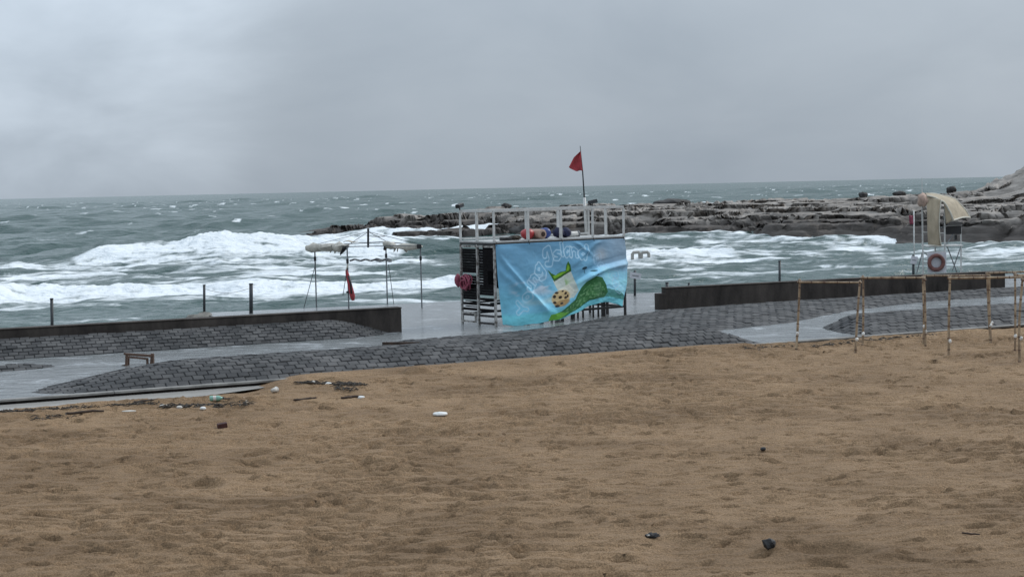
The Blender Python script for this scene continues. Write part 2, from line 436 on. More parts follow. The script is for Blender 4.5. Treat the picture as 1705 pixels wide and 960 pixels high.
M['sea'] = water_mat('rough_sea', (0.036, 0.077, 0.069), (0.78, 0.82, 0.84), 0.26,
                     [(0.16, (0.7, 1, 1), 2.2, 0.8), (0.9, (0.8, 1, 1), 0.5, 0.8), (4.0, (1, 1, 1), 0.07, 0.6)], 'foam', (0.9, (0.42, 1, 1), 1.6), (0.34, 1.0))
M['flood'] = water_mat('shallow_flood', (0.22, 0.23, 0.23), (0.50, 0.52, 0.54), 0.12,
                       [(1.6, (0.8, 1.6, 1), 0.12, 0.8), (9.0, (0.8, 1.5, 1), 0.02, 0.6)], None, (1.1, (0.9, 1.0, 1), 1.0), (0.0, 0.36))
M['pool'] = water_mat('beach_pool_water', (0.46, 0.44, 0.41), (0.5, 0.49, 0.48), 0.08,
                      [(3.0, (1, 1, 1), 0.01, 0.2)], None, (0.7, (1, 1, 1), 1.0), (0.3, 0.6))

# reef rock
m, nt, b = new_mat('layered_reef_rock'); L = nt.links.new
g = nd(nt, 'ShaderNodeNewGeometry')
mpn = nd(nt, 'ShaderNodeMapping'); mpn.inputs['Scale'].default_value = (0.3, 0.3, 2.0); L(g.outputs['Position'], mpn.inputs['Vector'])
n = nd(nt, 'ShaderNodeTexNoise'); L(mpn.outputs[0], n.inputs['Vector']); n.inputs['Scale'].default_value = 1.2; n.inputs['Detail'].default_value = 9; n.inputs['Roughness'].default_value = 0.7
r = nd(nt, 'ShaderNodeValToRGB'); L(n.outputs['Fac'], r.inputs[0])
r.color_ramp.elements[0].position = 0.30; r.color_ramp.elements[0].color = (0.16, 0.142, 0.126, 1)
r.color_ramp.elements[1].position = 0.72; r.color_ramp.elements[1].color = (0.44, 0.40, 0.36, 1)
at = nd(nt, 'ShaderNodeAttribute', attribute_name='wet')
mx2 = nd(nt, 'ShaderNodeMix', data_type='RGBA', blend_type='MULTIPLY'); L(at.outputs['Fac'], mx2.inputs[0])
L(r.outputs[0], mx2.inputs[6]); mx2.inputs[7].default_value = (0.27, 0.26, 0.26, 1)
L(mx2.outputs[2], b.inputs['Base Color']); b.inputs['Roughness'].default_value = 0.8; b.inputs['Specular IOR Level'].default_value = 0.3
n2 = nd(nt, 'ShaderNodeTexNoise'); L(mpn.outputs[0], n2.inputs['Vector']); n2.inputs['Scale'].default_value = 5; n2.inputs['Detail'].default_value = 7
bp = nd(nt, 'ShaderNodeBump'); bp.inputs['Strength'].default_value = 0.5; bp.inputs['Distance'].default_value = 0.2
L(n2.outputs['Fac'], bp.inputs['Height']); L(bp.outputs[0], b.inputs['Normal'])
M['reef'] = m

# banner: printed cloth, the print is a colour attribute
m, nt, b = new_mat('printed_banner'); L = nt.links.new
at = nd(nt, 'ShaderNodeAttribute', attribute_name='print'); L(at.outputs['Color'], b.inputs['Base Color'])
b.inputs['Roughness'].default_value = 0.8; b.inputs['Specular IOR Level'].default_value = 0.2
n2 = nd(nt, 'ShaderNodeTexNoise'); n2.inputs['Scale'].default_value = 3; bp = nd(nt, 'ShaderNodeBump'); bp.inputs['Strength'].default_value = 0.25; bp.inputs['Distance'].default_value = 0.03
tcn = nd(nt, 'ShaderNodeTexCoord'); L(tcn.outputs['Object'], n2.inputs['Vector']); L(n2.outputs['Fac'], bp.inputs['Height']); L(bp.outputs[0], b.inputs['Normal'])
M['banner'] = m

# ------------------------------------------------------------------ beach
def axis(segs):
    out = []
    for a, b_, n_ in segs:
        out.append(np.linspace(a, b_, n_, endpoint=False))
    out.append(np.array([segs[-1][1]]))
    return np.concatenate(out)
def sand_base(x, y):
    s, t = to_st(x, y)
    z = 0.05 * fbm(x * 0.22, y * 0.30, 3) * sstep(0, -2.5, t)
    # scour along the kerb on the left and the right, a bank against the mound in between
    left = 1 - sstep(-7.6, -5.0, s)
    right = sstep(5.2, 8.5, s)
    near = sstep(-1.9, -0.9, t)
    z = z - left * near * 0.27
    z = z - right * sstep(-0.9, -0.15, t) * 0.15
    mid = (1 - left) * (1 - right)
    z = z + mid * sstep(-2.2, -0.1, t) * 0.06
    z = z - 1.0 * sstep(0.3, 1.2, t)
    return z
sx = axis([(-160, -16, 60), (-16, 17.5, 600), (17.5, 160, 60)])
sy = axis([(-40, 13.5, 40), (13.5, 24, 460), (24, 46, 540), (46, 60, 12)])
SX, SY = np.meshgrid(sx, sy)
SZ = sand_base(SX, SY)
tt = to_st(SX, SY)[1]
trough = (1 - sstep(-7.2, -5.2, to_st(SX, SY)[0])) * sstep(-2.3, -1.4, tt)
onbeach = (1 - 0.9 * trough) * sstep(0.0, -0.5, tt) * sstep(9, 14, SY) * sstep(-17.5, -15, SX) * sstep(19, 16, SX)
patch = sstep(-0.35, 0.5, fbm(SX * 0.16 + 31, SY * 0.24, 3))
rip = fbm(SX * 2.1 + 0.5 * perlin(SX * 0.8, SY * 0.8), SY * 5.6 + 3, 3, 0.55)
SZ += onbeach * (0.030 * fbm(SX * 0.8, SY * 1.4, 4, 0.55) + (0.018 + 0.030 * patch) * (sstep(-0.10, 0.08, rip) + 0.25 * rip))
WET = np.clip(0.9 * sstep(-1.9, -0.4, tt) * (1 - sstep(-7.6, -4.6, to_st(SX, SY)[0])) + 0.28 * sstep(0.10, 0.5, fbm(SX * 0.2 + 9, SY * 0.35, 4)) + 0.08 * sstep(30, 17, SY + 2.0 * fbm(SX * 0.15, SY * 0.2, 2)), 0, 1)
def dent(cx, cy, lx, ly, depth, ang=0.0, rim=0.35):
    r_ = 2.6 * max(lx, ly)
    i0, i1 = np.searchsorted(sx, [cx - r_, cx + r_]); j0, j1 = np.searchsorted(sy, [cy - r_, cy + r_])
    if i1 - i0 < 2 or j1 - j0 < 2: return
    dx = SX[j0:j1, i0:i1] - cx; dy = SY[j0:j1, i0:i1] - cy
    c_, s_ = math.cos(ang), math.sin(ang)
    a = (dx * c_ + dy * s_) / lx; bb = (-dx * s_ + dy * c_) / ly
    q = a * a + bb * bb
    SZ[j0:j1, i0:i1] += (-depth * (1 - sstep(0.55, 1.25, np.sqrt(q))) + rim * depth * np.exp(-(np.sqrt(q) - 1.45) ** 2 * 5)) * onbeach[j0:j1, i0:i1]
dr = random.Random(3)
# trails of footprints, and loose scuffs
for k in range(46):
    x, y = dr.uniform(-12, 15), dr.uniform(14, 40)
    a = dr.uniform(0, 2 * math.pi) if dr.random() < 0.5 else dr.gauss(R(20), 0.35)
    for i in range(dr.randint(8, 26)):
        side = (i % 2) * 2 - 1
        fx, fy = x - math.sin(a) * 0.11 * side, y + math.cos(a) * 0.11 * side
        if to_st(fx, fy)[1] < -0.8 and 13.8 < fy:
            dent(fx + dr.uniform(-.05, .05), fy + dr.uniform(-.05, .05), 0.125 * dr.uniform(.8, 1.2), 0.05 * dr.uniform(.8, 1.3), dr.uniform(0.04, 0.08), a + dr.uniform(-.3, .3))
        x += math.cos(a) * 0.62; y += math.sin(a) * 0.62; a += dr.gauss(0, 0.08)
for k in range(3000):
    x, y = dr.uniform(-13, 16), 14 + 28 * dr.random() ** 1.2
    if to_st(x, y)[1] > -0.6: continue
    dent(x, y, dr.uniform(.07, .20), dr.uniform(.03, .055), dr.uniform(.045, .095), dr.gauss(0.1, .4), 0.25)
for k in range(420):
    x, y = dr.uniform(-12, 15), 14.5 + 24 * dr.random()
    if to_st(x, y)[1] > -0.8: continue
    dent(x, y, dr.uniform(.10, .18), dr.uniform(.04, .06), dr.uniform(.10, .17), dr.gauss(0, .35), 0.25)
for (u, v, lx, ly, dp) in [(1380, 918, .45, .25, .09), (1560, 893, .22, .12, .05), (1650, 870, .35, .18, .06), (240, 785, .3, .18, .05), (330, 808, .35, .2, .05), (880, 640, .5, .3, .04), (1235, 665, .4, .22, .05), (1040, 688, .3, .2, .04), (115, 838, .3, .15, .04), (560, 806, .25, .14, .05), (260, 898, .3, .14, .05), (1470, 730, .4, .2, .04), (600, 795, .3, .15, .045), (430, 776, .3, .2, .05)]:
    p = onz(u, v); dent(p.x, p.y, lx, ly, dp, dr.uniform(-.4, .4), 0.5)
for (u, v, lx, ly, dp) in [(1325, 583, .14, .12, -.05), (1424, 587, .14, .12, -.05), (1436, 576, .14, .12, -.06), (1539, 573, .16, .13, -.06), (1580, 594, .13, .11, -.05), (1698, 600, .13, .11, -.05), (1650, 568, .15, .13, -.06), (1690, 583, .13, .11, -.05), (695, 622, .35, .2, -.10), (410, 672, .4, .2, -.08), (600, 660, .3, .2, -.04), (790, 604, .4, .2, -.04), (1495, 556, .3, .15, -.06)]:
    p = onz(u, v); dent(p.x, p.y, lx, ly, dp, 0.2, 0.3)
beach = grid_obj('beach', SX, SY, SZ, M['sand'], {'wet': WET})
beach['kind'] = 'structure'
def sand_z(x, y):
    i = int(np.clip(np.searchsorted(sx, x) - 1, 0, len(sx) - 2)); j = int(np.clip(np.searchsorted(sy, y) - 1, 0, len(sy) - 2))
    return float(SZ[max(j - 2, 0):j + 4, max(i - 1, 0):i + 3].mean()) + 0.008
def on_sand(u, v):
    p = onz(u, v, 0.0)
    for _ in range(3):
        p = onz(u, v, sand_z(p.x, p.y))
    return p

# ------------------------------------------------------------------ promenade
def poly_sheet(name, pts, z0, z1, mat):
    bm = bmesh.new()
    top = [bm.verts.new((p[0], p[1], z1)) for p in pts]
    f = bm.faces.new(top)
    if z0 is not None:
        r_ = bmesh.ops.extrude_face_region(bm, geom=[f])
        for e in r_['geom']:
            if isinstance(e, bmesh.types.BMVert): e.co.z = z0
    bmesh.ops.triangulate(bm, faces=bm.faces[:])
    bmesh.ops.recalc_face_normals(bm, faces=bm.faces[:])
    me = bpy.data.meshes.new(name); bm.to_mesh(me); bm.free()
    if z0 is None and me.polygons[0].normal.z < 0: me.flip_normals()
    me.materials.append(mat)
    o = bpy.data.objects.new(name, me); COL.objects.link(o)
    o['kind'] = 'structure'
    return o
def slab_poly(e):
    return [ST(-45, e), ST(60, e), ST(60, 27), Vector((25 - e, 67.5 - e, 0)), Vector((5.5, 59.8 - e, 0)), Vector((-10.9 + e, 54.6 - e, 0)), ST(-2.44 + e, 9.42 - e), ST(-45, 9.42 - e)]
poly_sheet('promenade', slab_poly(0.0), -1.4, -0.07, M['slab'])
poly_sheet('flood_water', slab_poly(0.03), None, 0.0, M['flood'])
kb = MB(); kb2 = MB()
segs = 24
for i in range(segs):
    s0 = -44 + i * 104 / segs
    s1 = s0 + 104 / segs - 0.012
    c = ST((s0 + s1) / 2, -0.09)
    kb.box((c.x, c.y, -0.008), (s1 - s0, 0.20, 0.05), Matrix.Rotation(AL, 3, 'Z'), 0.008)
    c2 = ST((s0 + s1) / 2, -0.035); kb2.box((c2.x, c2.y, -0.215), (s1 - s0, 0.06, 0.36), Matrix.Rotation(AL, 3, 'Z'))
kerb = mesh_obj('kerb', kb.v, kb.f, M['kerb']); kerb['kind'] = 'structure'
mesh_obj('kerb_shadow_riser', kb2.v, kb2.f, M['wall'], kerb)  # recessed riser, coloured dark to paint the shadow under the kerb lip
pool = poly_sheet('beach_pool', [ST(-40, -1.75), ST(-9.5, -1.5), ST(-7.6, -1.2), ST(-6.4, -0.7), ST(-5.9, -0.35), ST(-5.7, -0.18), ST(-40, -0.18)], None, -0.085, M['pool'])

# ---- paved mounds: height over the promenade as a function of (s, t)
def prof(t, t0, tr, t1, z0, zr, z1):
    a = np.clip((t - t0) / (tr - t0), 0, 1); b_ = np.clip((t1 - t) / (t1 - tr), 0, 1)
    return np.where(t < tr, z0 + (zr - z0) * np.sin(a * np.pi / 2) ** 0.9, z1 + (zr - z1) * np.sin(b_ * np.pi / 2) ** 0.9)
LOW = -0.14
def capm(h, m_): return LOW + (h - LOW) * m_
def hA(s, t):
    m_ = sstep(0, 4.6, s + 12.5 - 0.5 * t) ** 0.75 * sstep(0, 1.6, 8.0 - 0.55 * t - s)
    return capm(prof(t, 0.0, 1.45, 3.1, 0.0, 0.42, LOW), m_)
def hB(s, t):
    tf = np.interp(s, [-1.4, 0.5, 4, 8, 11, 15, 19, 60], [5.9, 4.3, 3.0, 2.8, 3.6, 6.3, 7.7, 7.7])
    tb = np.interp(s, [-1.4, 0.5, 3, 5.4, 7, 9, 10.5, 60], [6.1, 6.4, 6.7, 7.8, 8.9, 9.8, 10.6, 10.6])
    k = (t - tf) / (tb - tf)
    h = np.interp(k, [0, .12, .3, .55, .75, 1.0], [LOW, 0.0, .17, .24, .20, .03])
    amp = np.interp(s, [-1.4, 2.0, 5, 8, 12, 18, 60], [.35, .5, .8, 1.0, 1.0, 0.75, 0.75])
    m_ = sstep(0, 1.2, s + 1.5)
    return np.where(k < 0, LOW, np.where(k > 1, np.maximum(LOW, capm(.03 * amp - (k - 1) * 1.5, m_)), capm(h * amp, m_)))
def hC(s, t):
    m_ = 1 - sstep(-1.6, 0.95, s)
    k = (t - 7.9) / 1.15
    return np.where((k < 0) | (k > 1), LOW, capm(np.interp(k, [0, .2, .6, .9, 1], [LOW, 0.0, .27, .43, .45]), m_))
def hD(s, t):
    m_ = sstep(0, 1.7, s - 9.2 - 0.35 * t)
    return capm(prof(t, 0.0, 1.8, 3.4, 0.0, 0.40, LOW), m_)
def hE(s, t):
    m_ = 1 - sstep(-10.6, -8.4, s)
    k = (t - 5.2) / 1.4
    return np.where((k < 0) | (k > 1), LOW, capm(0.11 * np.sin(np.clip(k, 0, 1) * np.pi) + LOW * (1 - np.sin(np.clip(k, 0, 1) * np.pi)), m_))

def brick_mesh(name, lx, ly, lz):
    mb = MB(); c = 0.012
    x, y = lx / 2, ly / 2
    vs = [(-x, -y, -lz), (x, -y, -lz), (x, y, -lz), (-x, y, -lz), (-x, -y, -c), (x, -y, -c), (x, y, -c), (-x, y, -c),
          (-x + c, -y + c, 0), (x - c, -y + c, 0), (x - c, y - c, 0), (-x + c, y - c, 0)]
    fs = [(8, 9, 10, 11)] + [(l * 4 + i, l * 4 + (i + 1) % 4, l * 4 + 4 + (i + 1) % 4, l * 4 + 4 + i) for l in range(2) for i in range(4)]
    me = bpy.data.meshes.new(name); me.from_pydata(vs, [], fs); me.update(); me.materials.append(M['paver'])
    return me, vs, fs
def pave(h, s0, s1, t0, t1, ls, lt, seed):
    ss = np.arange(s0, s1 + 0.01, 0.12); ts = np.arange(t0, t1 + 0.01, 0.10)
    S, T = np.meshgrid(ss, ts)
    Z = h(S, T) - 0.028
    X = S * CA - T * SA; Y = OY + S * SA + T * CA
    ob = grid_obj('paved_mound', X, Y, Z, M['joint']); ob['kind'] = 'structure'
    me, bv, bf = brick_mesh('paver', ls - 0.016, lt - 0.018, 0.08)
    rs = random.Random(seed); cells = []
    t = t0; row = 0; smid = (max(s0, -12) + min(s1, 20)) / 2
    while t < t1:
        sl = float(h(np.array(smid), np.array(min(t + 0.1, t1)))) - float(h(np.array(smid), np.array(t)))
        dt = lt / math.sqrt(1 + (sl / 0.1) ** 2)
        tc_ = t + dt / 2
        nb = int((s1 - s0) / ls)
        sc = s0 + (np.arange(nb) + 0.5 * (row % 2)) * ls + ls / 2
        zz = h(sc, np.full_like(sc, tc_)); e = 0.05
        gs = (h(sc + e, np.full_like(sc, tc_)) - h(sc - e, np.full_like(sc, tc_))) / (2 * e)
        gt = (h(sc, np.full_like(sc, tc_ + e)) - h(sc, np.full_like(sc, tc_ - e))) / (2 * e)
        gs = np.clip(gs, -.7, .7); gt = np.clip(gt, -.7, .7)
        for a, z_, g1, g2 in zip(sc, zz, gs, gt):
            if z_ < -0.02: continue
            n_ = Vector((-g1 * CA + g2 * SA, -g1 * SA - g2 * CA, 1)).normalized()
            es = Vector((CA, SA, g1)).normalized(); et = n_.cross(es)
            p = ST(a, tc_, z_) + n_ * (rs.uniform(-0.012, 0.012) - 0.015 * (rs.random() < .06))
            rot = Matrix((es, et, n_)).transposed()
            rot = rot @ Euler((rs.gauss(0, .02), rs.gauss(0, .02), rs.gauss(0, .012))).to_matrix()
            view = (Vector((0, 0, CAMZ)) - p); d = view.length; view /= d
            u = p.x / p.y * F
            sc_ = max(n_.dot(view), 0) / (d * d) * (1 if abs(u) < 900 else 0.02)
            cells.append((sc_, p, rot))
        t += dt; row += 1
    cells.sort(key=lambda c: -c[0])
    for sc_, p, rot in cells[:298]:
        o = bpy.data.objects.new('paver', me); COL.objects.link(o); o.parent = ob
        o.matrix_world = Matrix.Translation(p) @ rot.to_4x4()
    rest = cells[298:]
    if rest:
        mb = MB()
        for sc_, p, rot in rest:
            mb.add([rot @ Vector(v) + p for v in bv], bf)
        r_ = mesh_obj('paver_field', mb.v, mb.f, M['paver'], ob); r_['kind'] = 'stuff'
    return ob
pave(hA, -12.7, 8.3, 0.0, 3.1, 0.25, 0.195, 1)
pave(hB, -1.6, 34, 2.7, 10.6, 0.30, 0.23, 2)
pave(hC, -34, 1.0, 7.9, 9.04, 0.25, 0.15, 3)
pave(hD, 8.4, 34, 0.0, 3.4, 0.30, 0.22, 4)
pave(hE, -20, -8.2, 5.2, 6.6, 0.28, 0.215, 5)

# ------------------------------------------------------------------ seawalls
def wall_obj(p0, p1, h, label, step=None):
    p0, p1 = Vector(p0), Vector(p1); d = (p1 - p0); Ln = d.length; a = math.atan2(d.y, d.x)
    t = thing('seawall', label, 'wall', (p0.x, p0.y, -0.12), a)
    mb = MB()
    x0 = 0.0
    if step: x0 = step[0]
    mb.box(((x0 + Ln) / 2, 0.16, h / 2), (Ln - x0, 0.32, h), None, 0.012)
    part('wall_body', mb, M['wall'], t)
    if step:
        part('end_block', MB().box((x0 / 2 - 0.002, 0.158, (h - step[1]) / 2), (x0 - 0.004, 0.33, h - step[1]), None, 0.012), M['wall'], t)
    part('coping', MB().box(((x0 + Ln) / 2, 0.16, h + 0.02), (Ln - x0 + 0.02, 0.36, 0.036), None, 0.01), M['kerb'] if False else M['wall'], t)
    return t
wall_obj((-13.3 - 18.2, 41.0 - 8.1, 0), (-3.22, 45.5, 0), 0.80, 'long low dark seawall behind the paved slope, ending left of the kiosk')
wall_obj((4.80, 51.4, 0), (17.75, 56.6, 0), 0.80, 'low dark seawall with a stepped end between kiosk and lifeguard chair', (0.26, 0.15))

# ------------------------------------------------------------------ sea
sea_z = -0.55
ang = axis([(-78, -24, 40), (-24, 24, 640), (24, 78, 40)])
rows = [40.0]
while rows[-1] < 1100: rows.append(rows[-1] * 1.0056)
while rows[-1] < 26000: rows.append(rows[-1] * 1.035)
AA, DD = np.meshgrid(np.radians(ang), np.array(rows))
QX = np.tan(AA) * DD; QY = DD.copy()
amp_far = sstep(50, 160, QY)
dst = DD
Zs = np.zeros_like(QX)
wr = np.random.default_rng(5)
for k in range(64):
    lam = 2.2 * (22.0 ** wr.random())
    th = -np.pi / 2 + wr.normal(0, 0.55)
    a = 0.0068 * lam ** 0.85 * (0.6 + 0.8 * wr.random())
    kx, ky = np.cos(th) * 2 * np.pi / lam, np.sin(th) * 2 * np.pi / lam
    fade = 1 - sstep(lam / 5.0, lam / 2.2, 0.0056 * dst)
    ph = kx * QX + ky * QY + wr.random() * 6.28
    Zs += a * fade * (1.25 - 2.2 * np.abs(np.sin(ph / 2)) if k % 2 else np.sin(ph))
Zs *= (0.40 + 0.75 * amp_far)
chop = 0.5 * fbm(QX * 0.35, QY * 0.6, 4, 0.55) * 0.22 * (1 - sstep(150, 400, QY))
Zs += chop
gust = fbm(QX * 0.012 + 3, QY * 0.012, 3)
# breaking waves: path y(x), reach, height, run-out
FOAM = np.zeros_like(QX)
def breaker(yc, x0, x1, soft, h, front, back, lump, foamy, seed, run=0.0):
    global Zs, FOAM
    q = QY - yc(QX)
    w = sstep(x0, x0 + soft, QX) * (1 - sstep(x1 - soft, x1, QX))
    hh = h(QX) if callable(h) else h
    n_ = fbm(QX * 0.5 + seed, QY * 0.8 + seed, 5, 0.62)
    n2_ = fbm(QX * 0.16 + seed * 2, QY * 0.1, 3)
    q2 = q + 1.4 * n2_
    pr = np.where(q2 < 0, np.exp(-(q2 / front) ** 2), np.exp(-(q2 / back) ** 2))
    Zs += w * pr * hh * (1 + 0.20 * n_ * lump + 0.3 * n2_)
    f = w * np.where(q2 < 0, np.exp(-(q2 / (front * 1.9 + run)) ** 2), np.exp(-(q2 / (back * 0.75)) ** 2)) * foamy
    FOAM = np.maximum(FOAM, f * (1 + 0.5 * n_))
breaker(lambda x: 78.5 + 0.03 * (x + 14) + 1.0 * np.sin(x * 0.21), -60, 1.5, 5, lambda x: 0.58 + 0.12 * np.sin(x * 0.4), 2.0, 4.2, 1.0, 1.24, 3.1, 2.5)
spl = lambda x: 0.36 + 1.05 * np.exp(-((x + 25.2) / 2.3) ** 2) + 0.45 * np.exp(-((x + 20.0) / 4.5) ** 2) + 0.25 * np.exp(-((x + 12.0) / 3.0) ** 2)
breaker(lambda x: 131 + 0.10 * (x + 20), -36.5, -7, 3.0, spl, 3.0, 3.0, 1.2, 1.22, 9.4, 4)
breaker(lambda x: 104 - 0.2 * (x - 10), -4, 16.0, 2.5, 0.8, 2.4, 5.0, 1.0, 1.08, 5.7, 3)
breaker(lambda x: 152 - 0.80 * x - 5.5, -24, 16, 6, 0.35, 2.5, 5.0, 1.0, 0.9, 2.2, 1)
breaker(lambda x: 152 - 0.80 * x - 4.0, 16, 75, 8, 0.12, 1.0, 2.0, 1.0, 0.62, 2.9)
breaker(lambda x: 139 - 0.80 * x - 17, 22, 75, 8, 0.22, 1.2, 2.2, 1.0, 0.75, 12.2)
breaker(lambda x: 91 + 0.02 * x, 14, 60, 8, 0.25, 1.0, 2.2, 1.0, 0.55, 22.2)
breaker(lambda x: 105 + 0.05 * x, -70, -2, 6, 0.45, 2.0, 6.0, 1.0, 0.72, 31.2, 2)
breaker(lambda x: 168 + 0.15 * x, -18, 4, 4, 0.7, 3.0, 6.0, 1.0, 1.1, 41.2, 4)
# wash along the foot of the reef
wq = QY - (152 - 0.80 * QX + 5.0 * fbm(QX * 0.06, QX * 0 + 2.2, 3) + 1.6 * fbm(QX * 0.2, QX * 0 + 5, 3))
FOAM = np.maximum(FOAM, sstep(-24, -16, QX) * np.exp(-((wq + 0.8) / 1.5) ** 2) * (0.85 + 0.8 * fbm(QX * 0.22, QY * 0.3, 3)))
Zs += sstep(-24, -16, QX) * np.exp(-((wq + 1.0) / 2.0) ** 2) * 0.18 * (1 + fbm(QX * 0.35 + 8, QY * 0.3, 3))
# drifting foam between the breakers, whitecaps further out
streak = fbm(QX * 0.13 + 0.5 * fbm(QX * 0.2, QY * 0.3, 2), QY * 0.42, 5, 0.62)
zone = sstep(58, 76, QY) * (1 - sstep(118, 135, QY)) * (1 - 0.55 * sstep(-12, 2, QX))
FOAM = np.maximum(FOAM, zone * (0.46 + 0.75 * streak))
FOAM = np.maximum(FOAM, (1 - sstep(60, 78, QY)) * (0.30 + 0.50 * streak))
zr = np.where((QX > 2), sstep(75, 90, QY) * (1 - sstep(0, 6, QY - (150 - 0.8 * QX))), 0)
FOAM = np.maximum(FOAM, zr * (0.44 + 0.60 * streak))
crest = sstep(0.20, 0.50, Zs + 0.18 * fbm(QX * 0.3, QY * 0.16, 3)) * sstep(0.28, 0.55, fbm(QX * 0.26 + 7, QY * 0.10, 3))
FOAM = np.maximum(FOAM, crest * sstep(130, 180, QY) * (1 - sstep(900, 2500, QY)) * 0.8)
# stay below the platform and clear of the promenade
s_, t_ = to_st(QX, QY)
edge = np.maximum(np.where(QX > -11.5, np.interp(QX, [-11.5, -10.9, 5.5, 25, 60], [50, 54.6, 59.8, 67.5, 82.0]) - QY, -9), 0)
sea_off = np.interp(QX, [-40, -11.6, -10.9, 5.5, 25, 60], [0, 0, 54.6, 59.8, 67.5, 82.0])
dist = np.where(QX < -11.3, t_ - 9.5, QY - sea_off)
damp = sstep(-1.0, 7.0, dist)
Zs = sea_z + np.where(Zs > 0, Zs * (0.12 + 0.88 * damp), Zs)
Zs = np.where(dist < 0.3, np.minimum(Zs, -0.45), Zs)
sea = grid_obj('sea', QX, QY, Zs, M['sea'], {'foam': FOAM}); sea['kind'] = 'structure'

# ------------------------------------------------------------------ reef
rx = np.arange(-26, 110, 0.24); rq = np.concatenate([np.arange(-3, 40, 0.24), np.arange(40, 75, 0.8)])
RX, RQ = np.meshgrid(rx, rq)
YE = 152 - 0.80 * RX + 5.0 * fbm(RX * 0.06, RX * 0 + 2.2, 3) + 1.6 * fbm(RX * 0.2, RQ * 0.02 + 5, 3)
RY = YE + RQ
hs = np.interp(RX, [-26, -16, -9, 0, 8, 18, 40], [0.0, 0.32, 0.5, 0.75, 0.95, 1.05, 1.25])
base = np.interp(RQ, [-3, 0, 1.5, 5, 10, 18, 30, 40, 46, 60, 75], [-1.6, -0.55, 0.25, 0.75, 1.1, 1.45, 1.85, 2.0, 1.9, -0.6, -2])
n1 = fbm(RX * 0.045 + 3, RY * 0.13, 4, 0.55); n2_ = fbm(RX * 0.16, RY * 0.55 + 8, 4, 0.6)
zz = (base + 0.55) * hs * 0.93 - 0.55 + 0.60 * n1 * sstep(0, 6, RQ) + 0.12 * n2_ * sstep(-1, 2, RQ)
left_break = sstep(-0.1, 0.35, fbm(RX * 0.12 + 1, RY * 0.22, 3) + np.interp(RX, [-26, -14, 0, 10], [-0.5, -0.1, 0.35, 1.0]))
zz = -0.9 + (zz + 0.9) * left_break
# strata: rounded ledges that dip gently
st_ = 0.55; q_ = (zz + 0.010 * RX + 0.06 * n2_) / st_
fl = np.floor(q_); fr_ = q_ - fl
zz = zz + st_ * 0.62 * (sstep(0.38, 0.52, fr_) - fr_) * np.clip(1.2 - RQ / 60, 0.3, 1)
# grooves where bedding planes weather out
gro = np.abs(fbm(RX * 0.05 + 4, RY * 0.42, 3))
zz -= 0.45 * (1 - sstep(0.0, 0.13, gro)) * sstep(1, 4, RQ)
def voro(x, y):
    xi = np.floor(x).astype(np.int64); yi = np.floor(y).astype(np.int64)
    f1 = np.full(x.shape, 9.0); f2 = f1.copy(); idc = np.zeros(x.shape, np.int64)
    for a in (-1, 0, 1):
        for b2 in (-1, 0, 1):
            h_ = _perm[(_perm[(xi + a) & 511] + yi + b2) & 511]; h2 = _perm[(h_ + 77) & 511]
            d_ = np.hypot(x - xi - a - h_ / 512.0, y - yi - b2 - h2 / 512.0)
            nw = d_ < f1
            f2 = np.where(nw, f1, np.minimum(f2, d_)); idc = np.where(nw, h_, idc); f1 = np.where(nw, d_, f1)
    return f1, f2, idc
wx = RX + 1.2 * fbm(RX * 0.3, RY * 0.5, 2); wy = RY + 0.8 * fbm(RX * 0.3 + 9, RY * 0.4, 2)
for kx, ky, hgt_, dep in ((0.075, 0.20, 0.50, 0.62), (0.22, 0.5, 0.16, 0.25)):
    f1, f2, idc = voro(wx * kx, wy * ky)
    on_ = sstep(-1.5, 0.6, RQ) * left_break
    zz += on_ * (hgt_ * (idc / 512.0 - 0.5) - dep * (1 - sstep(0.0, 0.13, f2 - f1)))
hill = 4.1 * np.exp(-(np.maximum(0, 53.5 - RX) / 5.0) ** 2) * sstep(12, 32, RQ) * (1 - sstep(52, 68, RQ)) * (1 + 0.22 * fbm(RX * 0.16, RY * 0.16, 4))
zz += hill
RWET = np.clip(sstep(1.25, 0.45, zz + 0.5 * n1) + 0.42 * sstep(0.12, 0.5, fbm(RX * .06 + 20, RY * .35, 4)), 0, 1) * (1 - 0.85 * sstep(1.9, 2.8, zz))
RYo = RY + sstep(0, 3, RQ) * (0.7 * np.exp(-((fr_ - 0.38) / .07) ** 2) - 1.0 * np.exp(-((fr_ - 0.54) / .07) ** 2)) * (1 - sstep(0.3, 1.2, hill))
reef = grid_obj('reef', RX, RYo, zz, M['reef'], {'wet': RWET}); reef['kind'] = 'structure'
def reef_z(x, y):
    j = np.argmin((RX[0] - x) ** 2); i = np.argmin((RY[:, j] - y) ** 2)
    return float(zz[i, j])

def boulder(u, v, w, hgt, y, label, seed, mat='boulder'):
    if y is None:                     # on the skyline of the reef
        best = -9
        for yy in np.arange(118, 215, 0.5):
            q = aty(u, v, yy); z_ = reef_z(q.x, q.y)
            if (z_ - CAMZ) / yy > best: best = (z_ - CAMZ) / yy; y = yy
    p = aty(u, v, y); sc = y / F
    zr_ = max(reef_z(p.x, p.y), sea_z)
    hh = hgt * sc + 0.15; zr_ -= 0.012 * w * sc * 10 * (w > 30)
    mb = MB().lump((p.x, p.y, zr_ - 0.15 + hh / 2), (w * sc / 2, w * sc / 2 * 0.8, hh / 2 * 1.08), seed, 3, 0.34, 1.5)
    single('boulder', mb, M[mat], label, 'boulder', smooth=True)
boulder(843, 337, 17, 8, None, 'small dark boulder on the reef crest above the kiosk railing', 1)
boulder(1437, 317, 14, 8, None, 'squat black boulder on the flat reef crest, alone in a wide gap', 2)
boulder(1498, 314, 20, 6, None, 'flat dark boulder on the reef crest behind the lifeguard chair', 3)
boulder(1584, 303, 15, 10, None, 'tall black boulder on the reef crest near the rocky knoll', 4)
